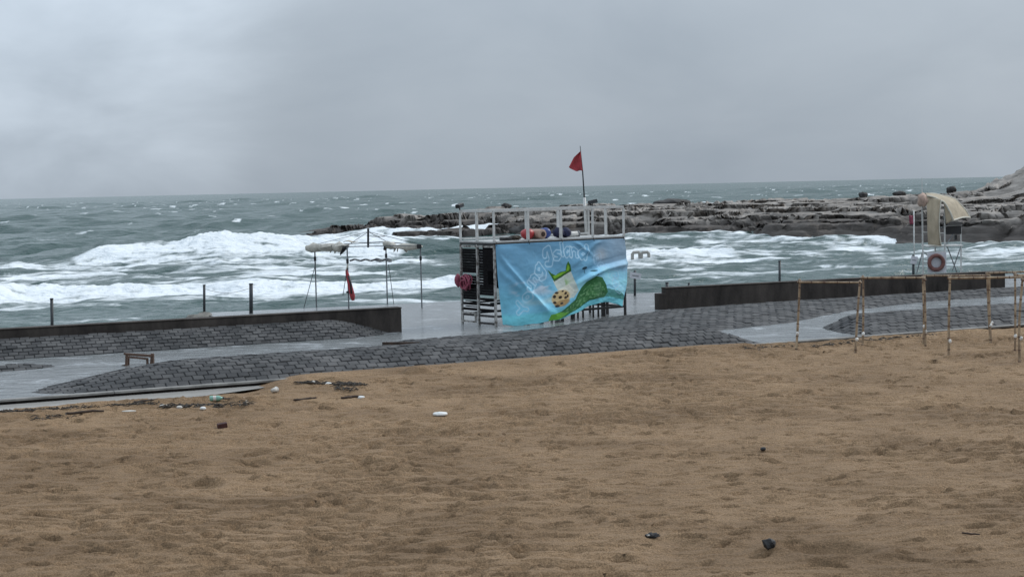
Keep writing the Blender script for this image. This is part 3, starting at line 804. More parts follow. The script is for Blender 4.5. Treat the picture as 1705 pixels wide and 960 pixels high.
boulder(1118, 327, 58, 11, None, 'long low dark rock lying along the reef crest', 5)
boulder(868, 372, 44, 18, 158, 'broad dark rock behind the railing posts at the water edge', 6)
boulder(712, 382, 26, 12, 166, 'low black rock awash in foam left of the kiosk', 7)
boulder(1590, 377, 36, 16, 126, 'dark ledge rock at the foot of the reef near the lifeguard chair', 8)
boulder(1480, 362, 40, 12, 133, 'dark shelf of rock halfway down the reef face', 9)

# ------------------------------------------------------------------ kiosk
K0 = onz(826, 544, 0.0); K0.y = K0.y
Kr = onz(1041, 525.5, 0.0)
kd = Kr - K0; KL = kd.length; KA = math.atan2(kd.y, kd.x); KW, KH = 1.75, 2.45
base_z = -0.07
kio = thing('beach_kiosk', 'raised kiosk of rusty white tubes with railed roof and black slatted side', 'kiosk', (K0.x, K0.y, base_z), KA)
dz = -base_z
def kp(x, y, z): return Vector((x, y, z + dz))
for ix in range(5):
    for iy in (0, 1):
        x = KL * ix / 4; y = KW * iy
        if ix in (0, 4) or iy == 1 or ix == 2:
            w_ = 0.062
            part('post', MB().bar(kp(x, y, base_z), kp(x, y, KH - 0.03), w_), M['rusty_white'] if ix == 0 else M['dark_frame'], kio)
part('post', MB().bar(kp(0, KW / 2, base_z), kp(0, KW / 2, KH - 0.03), 0.068), M['rusty_white'], kio)
part('post', MB().bar(kp(KL, KW / 2, base_z), kp(KL, KW / 2, KH - 0.03), 0.07), M['dark_frame'], kio)
# roof deck, dark fascia beams
part('roof_deck', MB().box(kp(KL / 2, KW / 2, KH + 0.045), (KL + 0.06, KW + 0.06, 0.05), None, 0.006), M['roof'], kio)
for a_, b_ in (((0, 0), (KL, 0)), ((0, KW), (KL, KW)), ((0, 0), (0, KW)), ((KL, 0), (KL, KW))):
    part('fascia_beam', MB().bar(kp(a_[0], a_[1], KH - 0.012), kp(b_[0], b_[1], KH - 0.012), 0.06, 0.06), M['dark_frame'], kio)
for y in (0.055, KW - 0.055):
    part('side_rail', MB().bar(kp(-0.0, 0.04 if y < 1 else KW / 2 + 0.045, KH - 0.085), kp(0.0, KW / 2 - 0.045 if y < 1 else KW - 0.04, KH - 0.085), 0.055), M['rusty_white'], kio)
# floor frame low down, visible under the hitched banner
for z in (0.30,):
    for a_, b_ in (((0.04, 0.0), (KL - 0.04, 0.0)), ((0.04, KW), (KL - 0.04, KW)), ((0.0, 0.05), (0.0, KW - 0.05)), ((KL, 0.05), (KL, KW - 0.05))):
        part('floor_beam', MB().bar(kp(a_[0], a_[1], z), kp(b_[0], b_[1], z), 0.065), M['dark_frame'], kio)
for k in range(14):
    x = KL * (0.40 + 0.041 * k)
    if k % 4 != 1:
        part('lower_bar', MB().bar(kp(x, 0.42, base_z), kp(x, 0.42, 0.62), 0.045 if k % 3 else 0.10), M['dark_frame'], kio)
part('counter_beam', MB().bar(kp(0.12, 0.42, 0.655), kp(KL - 0.1, 0.42, 0.655), 0.07), M['dark_frame'], kio)
for k in range(3):
    part('rear_rail', MB().bar(kp(0.05, KW, 0.62 + 0.5 * k), kp(KL - 0.05, KW, 0.62 + 0.5 * k), 0.05), M['dark_frame'], kio)
# black slats of the side, two bays; a few are missing or shorter
for bay in (0, 1):              # bay 0 is next to the front corner
    y0, y1 = (0.055, KW / 2 - 0.06) if bay == 0 else (KW / 2 + 0.06, KW - 0.055)
    for k in range(24):
        z = KH - 0.20 - k * 0.081
        if z < 0.42: break
        a_, b_ = y0, y1
        h_ = 0.076
        if bay == 0 and 8 <= k <= 12: a_ = y0 + 0.30 + 0.015 * ((k * 7) % 3); h_ = 0.07
        if bay == 0 and k in (17, 19, 21): continue
        if bay == 1 and k == 9: continue
        if bay == 1 and k in (19, 21): b_ = y1 - 0.1; h_ = 0.03
        part('slat', MB().box(kp(0.02, (a_ + b_) / 2, z), (0.022, b_ - a_, h_), Matrix.Rotation(R(-10), 3, 'Y')), M['slat'], kio)
part('inner_shade_panel', MB().box(kp(0.75, KW / 2, 1.72), (0.03, KW - 0.2, 1.3)), M['slat'], kio)  # added black panel that stands for the shade inside, behind the slats
part('side_gate_frame', MB().bar(kp(-0.05, KW / 2 + 0.08, 0.36), kp(-0.05, KW - 0.08, 0.36), 0.05).bar(kp(-0.05, KW / 2 + 0.08, 0.10), kp(-0.05, KW - 0.08, 0.10), 0.05).bar(kp(-0.05, KW / 2 + 0.10, 0.12), kp(-0.05, KW / 2 + 0.10, 0.34), 0.05).bar(kp(-0.05, KW - 0.1, 0.12), kp(-0.05, KW - 0.1, 0.34), 0.05), M['rusty_white'], kio)
part('bottom_rail', MB().bar(kp(0.0, 0.05, 0.08), kp(0.0, KW / 2 - 0.06, 0.08), 0.06), M['dark_frame'], kio)
# roof railing
RH = 0.97
rz0 = KH + 0.07
rail = part('railing', MB().bar(kp(0, 0, KH + RH), kp(KL, 0, KH + RH), 0.07).bar(kp(0, KW, KH + RH + 0.0), kp(KL, KW, KH + RH), 0.07)
            .bar(kp(0, 0.04, KH + RH), kp(0, KW - 0.04, KH + RH), 0.066).bar(kp(KL, 0.04, KH + RH), kp(KL, KW - 0.04, KH + RH), 0.066), M['white_paint'], kio)
for ix in range(5):
    for y in (0, KW):
        if y == KW and ix == 1: continue
        part('baluster', MB().bar(kp(KL * ix / 4, y, rz0), kp(KL * ix / 4, y, KH + RH - 0.036), 0.072 if ix in (1, 2) else 0.055), M['white_paint'], rail)
part('baluster', MB().bar(kp(0, KW / 2, rz0), kp(0, KW / 2, KH + RH - 0.036), 0.066), M['white_paint'], rail)
part('baluster', MB().bar(kp(KL, KW / 2, rz0), kp(KL, KW / 2, KH + RH - 0.036), 0.066), M['white_paint'], rail)
for (a_, b_) in (((0.05, KW - 0.05), (KL - 0.05, KW - 0.05)),):
    part('kick_rail', MB().bar(kp(a_[0], a_[1], KH + 0.13), kp(b_[0], b_[1], KH + 0.13), 0.10, 0.05), M['white_paint'], kio)
kio_m = Matrix.Translation((K0.x, K0.y, 0)) @ Matrix.Rotation(KA, 4, 'Z')
def kw(x, y, z): return kio_m @ Vector((x, y, z))
RT = KH + 0.071                     # roof top level

# ---- printed banner
NA, NB = 300, 190
ga, gb = np.meshgrid(np.linspace(0, 1, NA + 1), np.linspace(0, 1, NB + 1))
zb = np.interp(ga, [0, .06, .20, .35, .47, .58, .68, .76, .84, .92, .97, 1], [.05, .0, .0, .05, .13, .27, .42, .50, .49, .42, .33, .30])
zb = zb + 0.012 * np.sin(ga * 40)
ztop = KH - 0.02
bz = ztop + (zb - ztop) * gb
bx = KL * (0.003 + ga * 0.994) + 0.20 * (1 - ga) ** 3 * gb ** 1.6 + 0.10 * ga ** 6 * np.sin(gb * np.pi * 1.15) * 0.8 - 0.12 * ga ** 8 * sstep(0.6, 1, gb)
ten = np.sqrt(np.clip(gb, 0, 1))
fold = 0.030 * np.sin((ga * 15 - gb * 7.0) * 1.0 + 1.0) * np.exp(-gb * 1.2) * ten * 2
fold += 0.045 * np.sin((ga * 1.0 + 0.55 * gb) * 22) * sstep(0.5, 0.1, ga) * gb
fold += 0.09 * np.exp(-((gb - (0.10 + 2.3 * ga)) / 0.05) ** 2) * sstep(0.42, 0.25, ga) * sstep(0, .1, ga)
fold += 0.07 * np.exp(-((gb - (0.30 + 1.6 * ga)) / 0.06) ** 2) * sstep(0.5, 0.3, ga)
fold += 0.11 * np.exp(-((gb - (0.60 - 0.23 * (ga - 0.6) / 0.4)) / 0.045) ** 2) * sstep(0.55, 0.72, ga)
fold -= 0.06 * np.exp(-((gb - (0.50 - 0.23 * (ga - 0.6) / 0.4)) / 0.05) ** 2) * sstep(0.55, 0.72, ga)
fold += 0.05 * np.exp(-((gb - (ga - 0.60) * 1.9) / 0.04) ** 2) * sstep(0.35, 0.1, gb) + 0.05 * np.exp(-((gb - (0.80 - ga) * 1.5) / 0.05) ** 2) * sstep(0.45, 0.2, gb)
bulge = 0.20 * np.sin(np.clip(ga, 0, 1) * np.pi) * np.sin(gb * np.pi / 2) ** 1.5 + 0.12 * sstep(0.55, 0.95, ga) * sstep(0.4, 0.8, gb) * (1 - 0.5 * gb)
noise_f = (0.022 * fbm(ga * 7, gb * 5, 3, .5) + 0.010 * (1 - np.abs(fbm(ga * 13 + gb * 6, gb * 7 - ga * 5, 2))) ** 3) * gb ** 0.4
by = -0.052 - (fold + bulge + noise_f) * sstep(0, 0.06, gb) * sstep(0, 0.03, ga) * (0.4 + 0.6 * sstep(1.0, 0.96, ga))
by = np.minimum(by, -0.045)
# the print
def C(r_, g_, b_): return np.array([r_, g_, b_])
PC = np.zeros(ga.shape + (3,))
def lay(mask, col):
    global PC
    mask = np.clip(mask, 0, 1)[..., None]; PC = PC * (1 - mask) + np.asarray(col) * mask
warp = 0.5 * fbm(ga * 5, gb * 5, 3)
sk = np.interp(gb, [0, .45, .62, .72, 1], [0, .25, .75, 1.0, 1.0])[..., None]
PC = C(.115, .25, .37) * (1 - sk) + C(.14, .37, .48) * sk
lay(.75 * sstep(.0, .5, fbm(ga * 5 + 2, gb * 7, 4)) * np.exp(-((gb - .56) / .11) ** 2) * sstep(.05, .16, ga) * (1 - sstep(.34, .45, ga)), (.42, .45, .50))
lay(.85 * np.exp(-((gb - .735) / .035) ** 2) * (1 - sstep(.4, .5, ga)) * sstep(.12, .25, ga), (.42, .52, .48))
lay(.6 * sstep(.62, .70, gb) * (1 - sstep(.8, .95, gb)) * sstep(.05, .3, ga) * (1 - sstep(.3, .4, ga)), (.22, .50, .66))
lay(.9 * sstep(.0, .03, gb - (.55 - .28 * (ga - .58) / .42)) * sstep(.56, .60, ga) * (1 - sstep(.80, .86, gb)), (.24, .50, .68))
lay(.8 * sstep(.84, .90, gb), (.13, .42, .47))
lay(.5 * sstep(.7, .95, ga) * (1 - sstep(.4, .55, gb)), (.33, .36, .40))
lay(.7 * np.exp(-(((ga - .80) / .05) ** 2 + ((gb - .24) / .12) ** 2)), (.36, .37, .38))
def poly(pts, soft=0.0):
    x, y = ga, gb; ins = np.zeros(ga.shape, bool); n_ = len(pts)
    for i in range(n_):
        (x0, y0), (x1, y1) = pts[i], pts[(i + 1) % n_]
        c_ = ((y0 > y) != (y1 > y)) & (x < (x1 - x0) * (y - y0) / (y1 - y0 + 1e-12) + x0)
        ins ^= c_
    return ins.astype(float)
def ell(cx, cy, rx_, ry_): return sstep(1.12, .88, np.sqrt(((ga - cx) / rx_) ** 2 + ((gb - cy) / ry_) ** 2))
# far green shore, hill of leaves, grass foot
lay(.85 * poly([(.78, .84), (.83, .78), (.95, .80), (1, .84), (1, .90), (.75, .92)]), (.05, .17, .13))
lay(poly([(.345, 1.0), (.36, .93), (.45, .90), (.56, .82), (.61, .70), (.66, .62), (.73, .56), (.79, .60), (.815, .72), (.83, .84), (.80, .92), (.68, .92), (.58, .95), (.48, .985), (.40, 1.0)]), (.028, .10, .035))
leaf = sstep(.05, .35, perlin(ga * 46, gb * 30) + .4 * perlin(ga * 90, gb * 60))
hillm = poly([(.36, .97), (.46, .92), (.57, .84), (.63, .74), (.70, .66), (.77, .68), (.80, .78), (.81, .87), (.68, .90), (.56, .94), (.45, .98)])
lay(.6 * hillm * sstep(-.4, .5, perlin(ga * 12, gb * 9)), (.06, .17, .06))
lay(.7 * leaf * hillm, (.13, .26, .12))
lay(.8 * poly([(.345, 1.0), (.36, .92), (.44, .91), (.50, .955), (.42, .995)]) , (.12, .32, .04))
# glass with green splash
lay(poly([(.405, .50), (.545, .405), (.60, .70), (.55, .78), (.46, .76), (.43, .62)]) * .9, (.40, .42, .36))
lay(.8 * poly([(.49, .44), (.545, .41), (.60, .70), (.56, .74), (.50, .60)]) * sstep(-.3, .5, perlin(ga * 8, gb * 8)), (.16, .30, .07))
lay(.7 * poly([(.44, .62), (.52, .58), (.57, .70), (.52, .76)]), (.52, .50, .42))
lay(poly([(.375, .36), (.40, .40), (.43, .43), (.47, .395), (.505, .40), (.515, .32), (.53, .27), (.545, .33), (.548, .405), (.48, .46), (.41, .50)]), (.03, .10, .012))
lay(.8 * poly([(.41, .44), (.45, .42), (.48, .40), (.51, .41), (.525, .31), (.537, .35), (.53, .40), (.46, .45), (.42, .47)]), (.17, .34, .03))
lay(.9 * poly([(.41, .497), (.547, .402), (.549, .415), (.413, .512)]), (.015, .04, .01))
# cookie
lay(ell(.45, .735, .074, .105), (.42, .31, .16))
lay(.7 * ell(.455, .80, .062, .04), (.22, .12, .04))
for (cx, cy, rx_, ry_) in [(.40, .70, .013, .022), (.398, .775, .013, .017), (.415, .825, .018, .016), (.42, .655, .016, .014), (.445, .72, .014, .02), (.49, .69, .012, .018), (.487, .745, .012, .016), (.468, .65, .01, .01), (.45, .80, .012, .014), (.505, .735, .008, .02)]:
    lay(ell(cx, cy, rx_, ry_), (.03, .02, .015))
# small dark islets
lay(ell(.655, .415, .022, .022), (.02, .045, .06)); lay(.8 * poly([(.652, .43), (.658, .43), (.657, .49), (.653, .49)]), (.03, .07, .09))
lay(ell(.725, .478, .026, .012), (.04, .10, .12)); lay(ell(.743, .54, .012, .01), (.04, .10, .12))
# hollow bubble lettering, drawn as the outline of thick strokes
G = {'Y': [[(0, 1), (.5, .5)], [(1, 1), (.5, .5), (.5, 0)]], 'o': [[(.5, .7), (.15, .55), (.1, .25), (.5, 0), (.9, .25), (.85, .55), (.5, .7)]],
     'u': [[(.1, .7), (.1, .2), (.5, 0), (.9, .2)], [(.9, .7), (.9, 0)]], 'n': [[(.1, 0), (.1, .7)], [(.1, .5), (.5, .7), (.9, .5), (.9, 0)]],
     'g': [[(.9, .6), (.5, .7), (.1, .45), (.5, .1), (.9, .3)], [(.9, .7), (.9, -.2), (.5, -.4), (.1, -.25)]],
     'I': [[(.15, .65), (.3, .95), (.7, 1), (.65, .3), (.4, 0), (.1, .1)]], 's': [[(.9, .6), (.5, .7), (.15, .55), (.8, .2), (.5, 0), (.1, .1)]],
     'l': [[(.5, 1.05), (.5, 0)]], 'a': [[(.85, .6), (.5, .7), (.1, .4), (.3, 0), (.85, .3)], [(.88, .7), (.9, 0)]], 'd': [[(.85, .5), (.5, .65), (.1, .35), (.4, 0), (.85, .25)], [(.9, 1.05), (.9, 0)]],
     'C': [[(.9, .8), (.5, 1), (.1, .5), (.5, 0), (.9, .2)]], 'O': [[(.5, 1), (.1, .5), (.5, 0), (.9, .5), (.5, 1)]]}
asp = KL / 2.2
def glyph(ch, cx, cy, size, deg, col=(.38, .53, .62), k=.72):
    c_, s2 = math.cos(R(deg)), math.sin(R(deg)); d_ = np.full(ga.shape, 9.0)
    px, py = ga * asp, -gb
    for st2 in G[ch]:
        pts = []
        for x, y in st2:
            lx, ly = (x - .5) * size * .85, (y - .4) * size
            pts.append((cx * asp + lx * c_ - ly * s2, -cy + lx * s2 + ly * c_))
        for (x0, y0), (x1, y1) in zip(pts[:-1], pts[1:]):
            vx, vy = x1 - x0, y1 - y0; t2 = np.clip(((px - x0) * vx + (py - y0) * vy) / (vx * vx + vy * vy + 1e-9), 0, 1)
            d_ = np.minimum(d_, np.hypot(px - x0 - t2 * vx, py - y0 - t2 * vy))
    r_ = size * .17
    lay(k * np.exp(-((d_ - r_) / .0075) ** 2), col)
for ch, cx, cy, sz, dg in [('Y', .165, .80, .15, 78), ('o', .195, .66, .13, 68), ('u', .225, .54, .13, 58), ('n', .26, .44, .13, 48), ('g', .305, .34, .16, 38),
                           ('I', .395, .20, .20, 18), ('s', .455, .17, .14, 8), ('l', .495, .12, .15, 3), ('a', .535, .14, .15, 0), ('n', .585, .155, .15, -8), ('d', .65, .19, .18, -14)]:
    glyph(ch, cx, cy, sz, dg)
for ch, cx, cy, sz, dg in [('O', .765, .31, .15, -35), ('o', .80, .42, .12, -45), ('C', .875, .56, .16, -62), ('o', .90, .68, .14, -72), ('O', .925, .77, .13, -80)]:
    glyph(ch, cx, cy, sz, dg, (.36, .50, .62), .5)
PC *= (1 + 0.12 * fbm(ga * 6 + 4, gb * 5, 3))[..., None]
lay(.10 * sstep(.2, .8, fbm(ga * 14 + 2, gb * 3 + 1, 4) + .9 * (gb - .75)), (.16, .20, .19))
PC = np.clip(PC * 1.55, 0.005, 0.9)
BV = np.stack([bx, by, bz], -1)
P3 = np.array([list(kw(*p)) for p in BV.reshape(-1, 3)]).reshape(NB + 1, NA + 1, 3)
ban = grid_obj('banner', P3[..., 0], P3[..., 1], P3[..., 2], M['banner'], {'print': PC})
sol = ban.modifiers.new('thickness', 'SOLIDIFY'); sol.thickness = 0.004; sol.offset = 0
tag(ban, 'wrinkled blue advertising banner with drink and cookie print hung on the kiosk', 'banner')
rope = MB()
for x in (0.05, KL * .25, KL * .5, KL * .75, KL - .05):
    rope = MB().tube([kw(x, -0.05, KH - 0.06), kw(x, -0.075, KH - .01), kw(x, -.05, KH + 0.03), kw(x, .0, KH + .08)], 0.008, 5)
    mesh_obj('tie_cord', rope.v, rope.f, M['black'], ban)

# ---- things lying on the kiosk roof
def roof_lump(name, x, y, size, mat, label, cat, seed, amp=0.12, mb=None):
    c = kw(x, y, RT + size[2] * 0.96)
    m_ = MB().lump((0, 0, 0), size, seed, 3, amp, 1.2, flat=-size[2] * 0.96)
    rot = Matrix.Rotation(KA, 3, 'Z')
    m_.v = [rot @ p + c for p in m_.v]
    return single(name, m_, M[mat], label, cat, smooth=True)
def roof_x(u):                     # position along the roof for a photo column at mid depth
    best = min(np.linspace(0, KL, 400), key=lambda x: abs((lambda p: 852.5 + F * p.x / p.y)(kw(x, 0.5, 0)) - u + 0.0223 * 85))
    return float(best)
roof_lump('buoy', roof_x(882), 0.5, (.22, .19, .17), 'red_plastic', 'round red buoy lying on the kiosk roof', 'buoy', 4, 0.06)
t = thing('foam_roll', 'beige rolled foam mat with dark core on the kiosk roof', 'mat', kw(roof_x(897), 0.36, RT), KA)
rr = MB()
for k in range(2):
    pass
rr.tube([(0, -0.2, .15), (0, -.17, .15), (0, .4, .15)], [.13, .15, .15], 20)
part('roll', rr, M['beige'], t, True)
part('core', MB().tube([(0, -.215, .15), (0, -.19, .15)], .075, 14), M['brownhole'], t)
roof_lump('float', roof_x(911), 0.5, (.20, .18, .17), 'blue_plastic', 'blue plastic float beside the beige foam roll', 'float', 6, 0.07)
roof_lump('life_vest', roof_x(935), 0.55, (.17, .2, .16), 'navy', 'crumpled dark life vest on the roof behind the railing post', 'life vest', 8, 0.35)
roof_lump('bag', roof_x(946), 0.5, (.15, .18, .16), 'navy', 'round navy bag at the end of the roof pile', 'bag', 9, 0.12)
t = thing('pipe', 'fat white plastic pipe lying on the roof by the flagpole', 'pipe', kw(roof_x(962), 0.75, RT), KA)
part('pipe_body', MB().tube([(-.32, 0, .09), (.34, 0, .09)], .085, 16), M['white_paint'], t, True)
part('pipe_collar', MB().tube([(.27, 0, .09), (.335, 0, .09)], .095, 16), M['grey_tube'], t, True)
t = thing('tool_case', 'flat black case lying at the roof corner', 'case', kw(roof_x(841), 0.35, RT), KA)
part('case_body', MB().box((0, 0, .05), (.32, .2, .1), None, .012), M['black'], t)
part('handle', MB().bar((-.06, -.12, .06), (.06, -.12, .06), .02), M['black'], t)
roof_lump('folded_net', roof_x(860), 0.45, (.2, .18, .075), 'weed', 'low dark heap of folded netting beside the red buoy', 'net', 12, 0.3)
def floodlight(x, y, u_dir, label, w=0.30):
    t = thing('floodlight', label, 'light', kw(x, y, KH + RH + 0.035), KA + u_dir)
    part('bracket', MB().bar((0, 0, 0), (0, 0, .08), .03), M['black'], t)
    part('housing', MB().box((0, 0, .13), (w, .14, .12), Matrix.Rotation(R(-12), 3, 'Y'), .015), M['black'], t)
    part('lens', MB().box((0, -.073, .13), (w * .85, .006, .09), Matrix.Rotation(R(-12), 3, 'Y')), M['dark_pole'], t)
floodlight(KL - 0.08, KW - 0.33, R(-30), 'black box floodlight on the railing beside the flagpole')
floodlight(-0.02, KW - 0.02, R(20), 'tilted black floodlight on the far corner of the railing', .26)
# flagpole with red pennant
fp0 = kw(KL - 0.05, KW + 0.06, 0); fb = Vector((fp0.x, fp0.y, RT - 0.01))
tp = aty(966, 243, fb.y); md = aty(973.0, 329, fb.y)
fb = Vector((aty(976, 394, fp0.y).x, fp0.y - 0.1, RT))
t = thing('flagpole', 'leaning pole with dark upper rod at the corner of the kiosk roof', 'flagpole', fb)
part('lower_tube', MB().tube([fb, md], .045, 10), M['white_paint'], t, True, org=fb)
part('upper_rod', MB().tube([md - Vector((0, 0, .06)), (md + tp) / 2 + Vector((.012, 0, 0)), tp], [.024, .02, .012], 8), M['dark_pole'], t, True, org=fb)
pt, pb = aty(966.6, 251, fb.y), aty(970.3, 285, fb.y); pl = aty(946.5, 279, fb.y); pl2 = aty(955, 262, fb.y)
def pen(a, b_):
    edge_ = pt.lerp(pb, b_)
    far = (pt.lerp(pl2, min(b_ / .45, 1)) if b_ < .45 else pl2.lerp(pl, min((b_ - .45) / .38, 1)) if b_ < .83 else pl.lerp(aty(957, 284, fb.y), (b_ - .83) / .17))
    p = edge_.lerp(far, a)
    return p + Vector((0, -0.06 * math.sin(a * 7 + b_ * 2) * a - .05 * a, 0.02 * math.sin(a * 6)))
pm = MB().slab(pen, 20, 16, (0, 0.006, 0))
single('pennant', pm, M['red_cloth'], 'wind-torn red warning flag flying from the kiosk flagpole', 'flag', smooth=True)
# pink coil hanging on the slatted side
t = thing('rope_coil', 'coil of pink rope hanging on the slatted kiosk side', 'rope', kw(-0.13, KW * .76, 1.0), KA)
cm = MB()
for k in range(9):
    rr_ = random.Random(k); 
    rot = Euler((rr_.gauss(0, .22), R(90) + rr_.gauss(0, .22), rr_.gauss(0, .2))).to_matrix()
    cm.torus((rr_.gauss(0, .03), rr_.gauss(0, .06), .28 + rr_.gauss(0, .03)), .19 + rr_.uniform(-.05, .04), .028, rot, 24, 6)
part('coil', cm, M['pink'], t, True)
part('hook', MB().tube([(.13, 0, .5), (-.01, 0, .52), (-.03, 0, .46)], .012, 6), M['grey_tube'], t)
single('float_bag', MB().lump(kw(-0.06, KW + 0.12, 1.32), (.10, .12, .20), 5, 3, .2), M['pink'], 'small faded pink bag tied at the rear corner post of the kiosk', 'bag', smooth=True)

# ------------------------------------------------------------------ torn canopy frame on the platform
cl = [onz(527, 511), onz(581, 518), onz(645, 504), onz(702.5, 512)]
cz = [2.22, 2.24, 2.26, 2.20]
tops = [Vector((p.x, p.y, z)) for p, z in zip(cl, cz)]
cc = sum(cl, Vector()) / 4
t = thing('canopy_frame', 'bare metal canopy frame with its torn canvas rolled along the edges', 'canopy', (cc.x, cc.y, -0.07))
org = Vector((cc.x, cc.y, -0.07))
for i, (p, q) in enumerate(zip(cl, tops)):
    lg = part('leg', MB().bar(p + Vector((0, 0, -.07)), q, .045), M['grey_tube'], t, org=org)
    part('leg_clamp', MB().box(p + Vector((0, 0, 1.72)), (.08, .08, .16), None, .01), M['black'], lg, org=org)
pk = Vector((cc.x + .0, cc.y, 2.0)); pk = aty(613, 412, cc.y); pkt = aty(613, 380, cc.y)
part('centre_mast', MB().bar(pk, pkt, .07), M['black'], t, org=org)
for q in tops:
    part('roof_strut', MB().bar(pkt - Vector((0, 0, .12)), q, .017), M['grey_tube'], t, org=org)
order = [0, 1, 3, 2]
for a, b_ in zip(order, order[1:] + order[:1]):
    part('eave_bar', MB().bar(tops[a] - Vector((0, 0, .03)), tops[b_] - Vector((0, 0, .03)), .03), M['grey_tube'], t, org=org)
# scissor truss hanging between two legs, in dark and pale pieces
ta, tb_ = aty(583, 434, cl[1].y), aty(652, 434, cl[2].y - 1.2)
for k in range(8):
    p, q = ta.lerp(tb_, k / 8), ta.lerp(tb_, (k + .8) / 8)
    part('truss_bar', MB().bar(p + Vector((0, 0, .05 * (k % 2))), q + Vector((0, 0, .05 * ((k + 1) % 2))), .05 + .05 * (k > 3) * (k % 2)), M['black'] if k % 2 == 0 else M['grey_tube'], t, org=org)
def roll(pts, rad, mat, lab):
    mb = MB().tube(pts, rad, 12)
    n_ = fbm(np.array([v.x * 4 for v in mb.v]), np.array([v.z * 5 + v.y * 3 for v in mb.v]), 2)
    n3_ = fbm(np.array([v.x * 9 for v in mb.v]), np.array([v.z * 9 + v.y * 4 for v in mb.v]), 2)
    mb.v = [v + Vector((0, 0.05 * float(j), 0.09 * float(k) + 0.04 * float(j))) for v, k, j in zip(mb.v, n_, n3_)]
    part('canvas_roll', mb, mat, t, True, lab, org)
y1_, y2_ = cl[0].y, cl[1].y
a_ = aty(510, 413, y1_); b_ = aty(533, 412.5, y1_ - .6); c_ = aty(556, 411, y1_ - 1.2); d_ = aty(566, 412, y1_ - 1.8); e_ = aty(580, 409, y2_ + .1)
roll([a_, a_.lerp(b_, .08), a_.lerp(b_, .5), a_.lerp(b_, .95), b_, b_.lerp(c_, .1), b_.lerp(c_, .5), b_.lerp(c_, .9), c_, d_, d_.lerp(e_, .6), e_],
     [.03, .10, .14, .11, .08, .11, .15, .12, .09, .15, .10, .05], M['cream_canvas'], 'cream canvas rolled into a sausage')
f1, f2, f3 = aty(566, 421, y2_ + .1), aty(569, 412, y2_), aty(579, 409, y2_)
part('torn_flap', MB().slab(lambda a, b__: f1.lerp(f2, a).lerp(f3, b__ * .8) + Vector((0.05 * math.sin(a * 3), .03 * math.sin(b__ * 5), .06 * math.sin(a * 3.1))), 8, 8, (0, .02, -.09)), M['black'], t, True, org=org)
a_ = aty(641, 405, cl[2].y - .3); b_ = aty(660, 409, cl[2].y - 1.2); c_ = aty(680, 411, cl[3].y + .5); d_ = aty(700, 409, cl[3].y)
roll([a_, a_.lerp(b_, .5), b_, b_.lerp(c_, .5), c_, d_], [.10, .14, .08, .12, .09, .11], M['cream_canvas'], 'loose pale canvas bunched along the eave')
part('torn_flap', MB().box(aty(642, 409, cl[2].y - .35), (.12, .06, .34), Euler((0, .2, 0)).to_matrix(), .02), M['black'], t, org=org)
part('torn_flap', MB().box(aty(698, 410, cl[3].y - .14), (.16, .06, .16), None, .02), M['black'], t, org=org)
part('roof_scrap', MB().slab(lambda a, b__: aty(571, 403.5, y2_ + .5).lerp(aty(594, 402, y2_ + .5), a) + Vector((0, .5 * b__, .03 * math.sin(a * 6))), 8, 4, (0, 0, .02)), M['canvas'], t, org=org)
for (u0, v0, w_, h_, y_) in [(549, 415, 12, 8, y1_ - 1.0), (655, 411, 9, 9, cl[2].y - 1.0), (672, 413, 12, 7, cl[3].y + .7), (688, 411, 7, 6, cl[3].y + .3), (805 - 166, 407, 5, 12, cl[2].y - .35)]:
    part('torn_scrap', MB().slab(lambda a, b__: aty(u0 + w_ * a + 2 * b__ * math.sin(a * 5), v0 + h_ * b__ * (.55 + .45 * math.sin(a * 7 + u0)), y_) + Vector((0, .06 * math.sin(a * 6 + b__ * 3), 0)), 8, 6, (0, .012, 0)), M['cream_canvas'] if w_ > 8 else M['canvas'], t, True, org=org)
for (u0, v0, u1, v1, y_) in [(505, 511, 526, 437, cl[0].y - .25), (656, 512, 647, 440, cl[2].y - .6), (571, 492, 578, 446, cl[1].y - .1)]:
    g0 = aty(u0, v0, y_)
    if g0.z < 0.1: g0.z = -.06
    part('guy_rope', MB().tube([g0, aty(u1, v1, y_)], .012, 5), M['dark_pole'], t, org=org)
# folded red rescue flag strapped to one leg
ry = cl[1].y - 0.06
r0, r1, r2, r3 = aty(576.5, 449, ry), aty(582, 472, ry), aty(587, 493, ry), aty(588, 500, ry)
t = thing('rescue_float', 'narrow red rescue float strapped to a leg of the canopy frame', 'rescue float', r3)
part('float_body', MB().tube([r0, r0.lerp(r1, .3), r1, r1.lerp(r2, .5), r2, r3], [.03, .06, .075, .085, .09, .05], 12), M['red_cloth'], t, True, org=r3)
part('dark_strap', MB().tube([r0 + Vector((.07, -.05, -.2)), r1 + Vector((.05, -.07, 0)), r2 + Vector((-.03, -.07, .1))], .035, 8), M['black'], t, True, org=r3)
part('cord', MB().tube([r0, aty(579, 440, ry)], .02, 6), M['canvas_edge'], t, org=r3)
part('clip', MB().box(aty(580, 486, ry), (.14, .06, .07), None, .01), M['black'], t, org=r3)

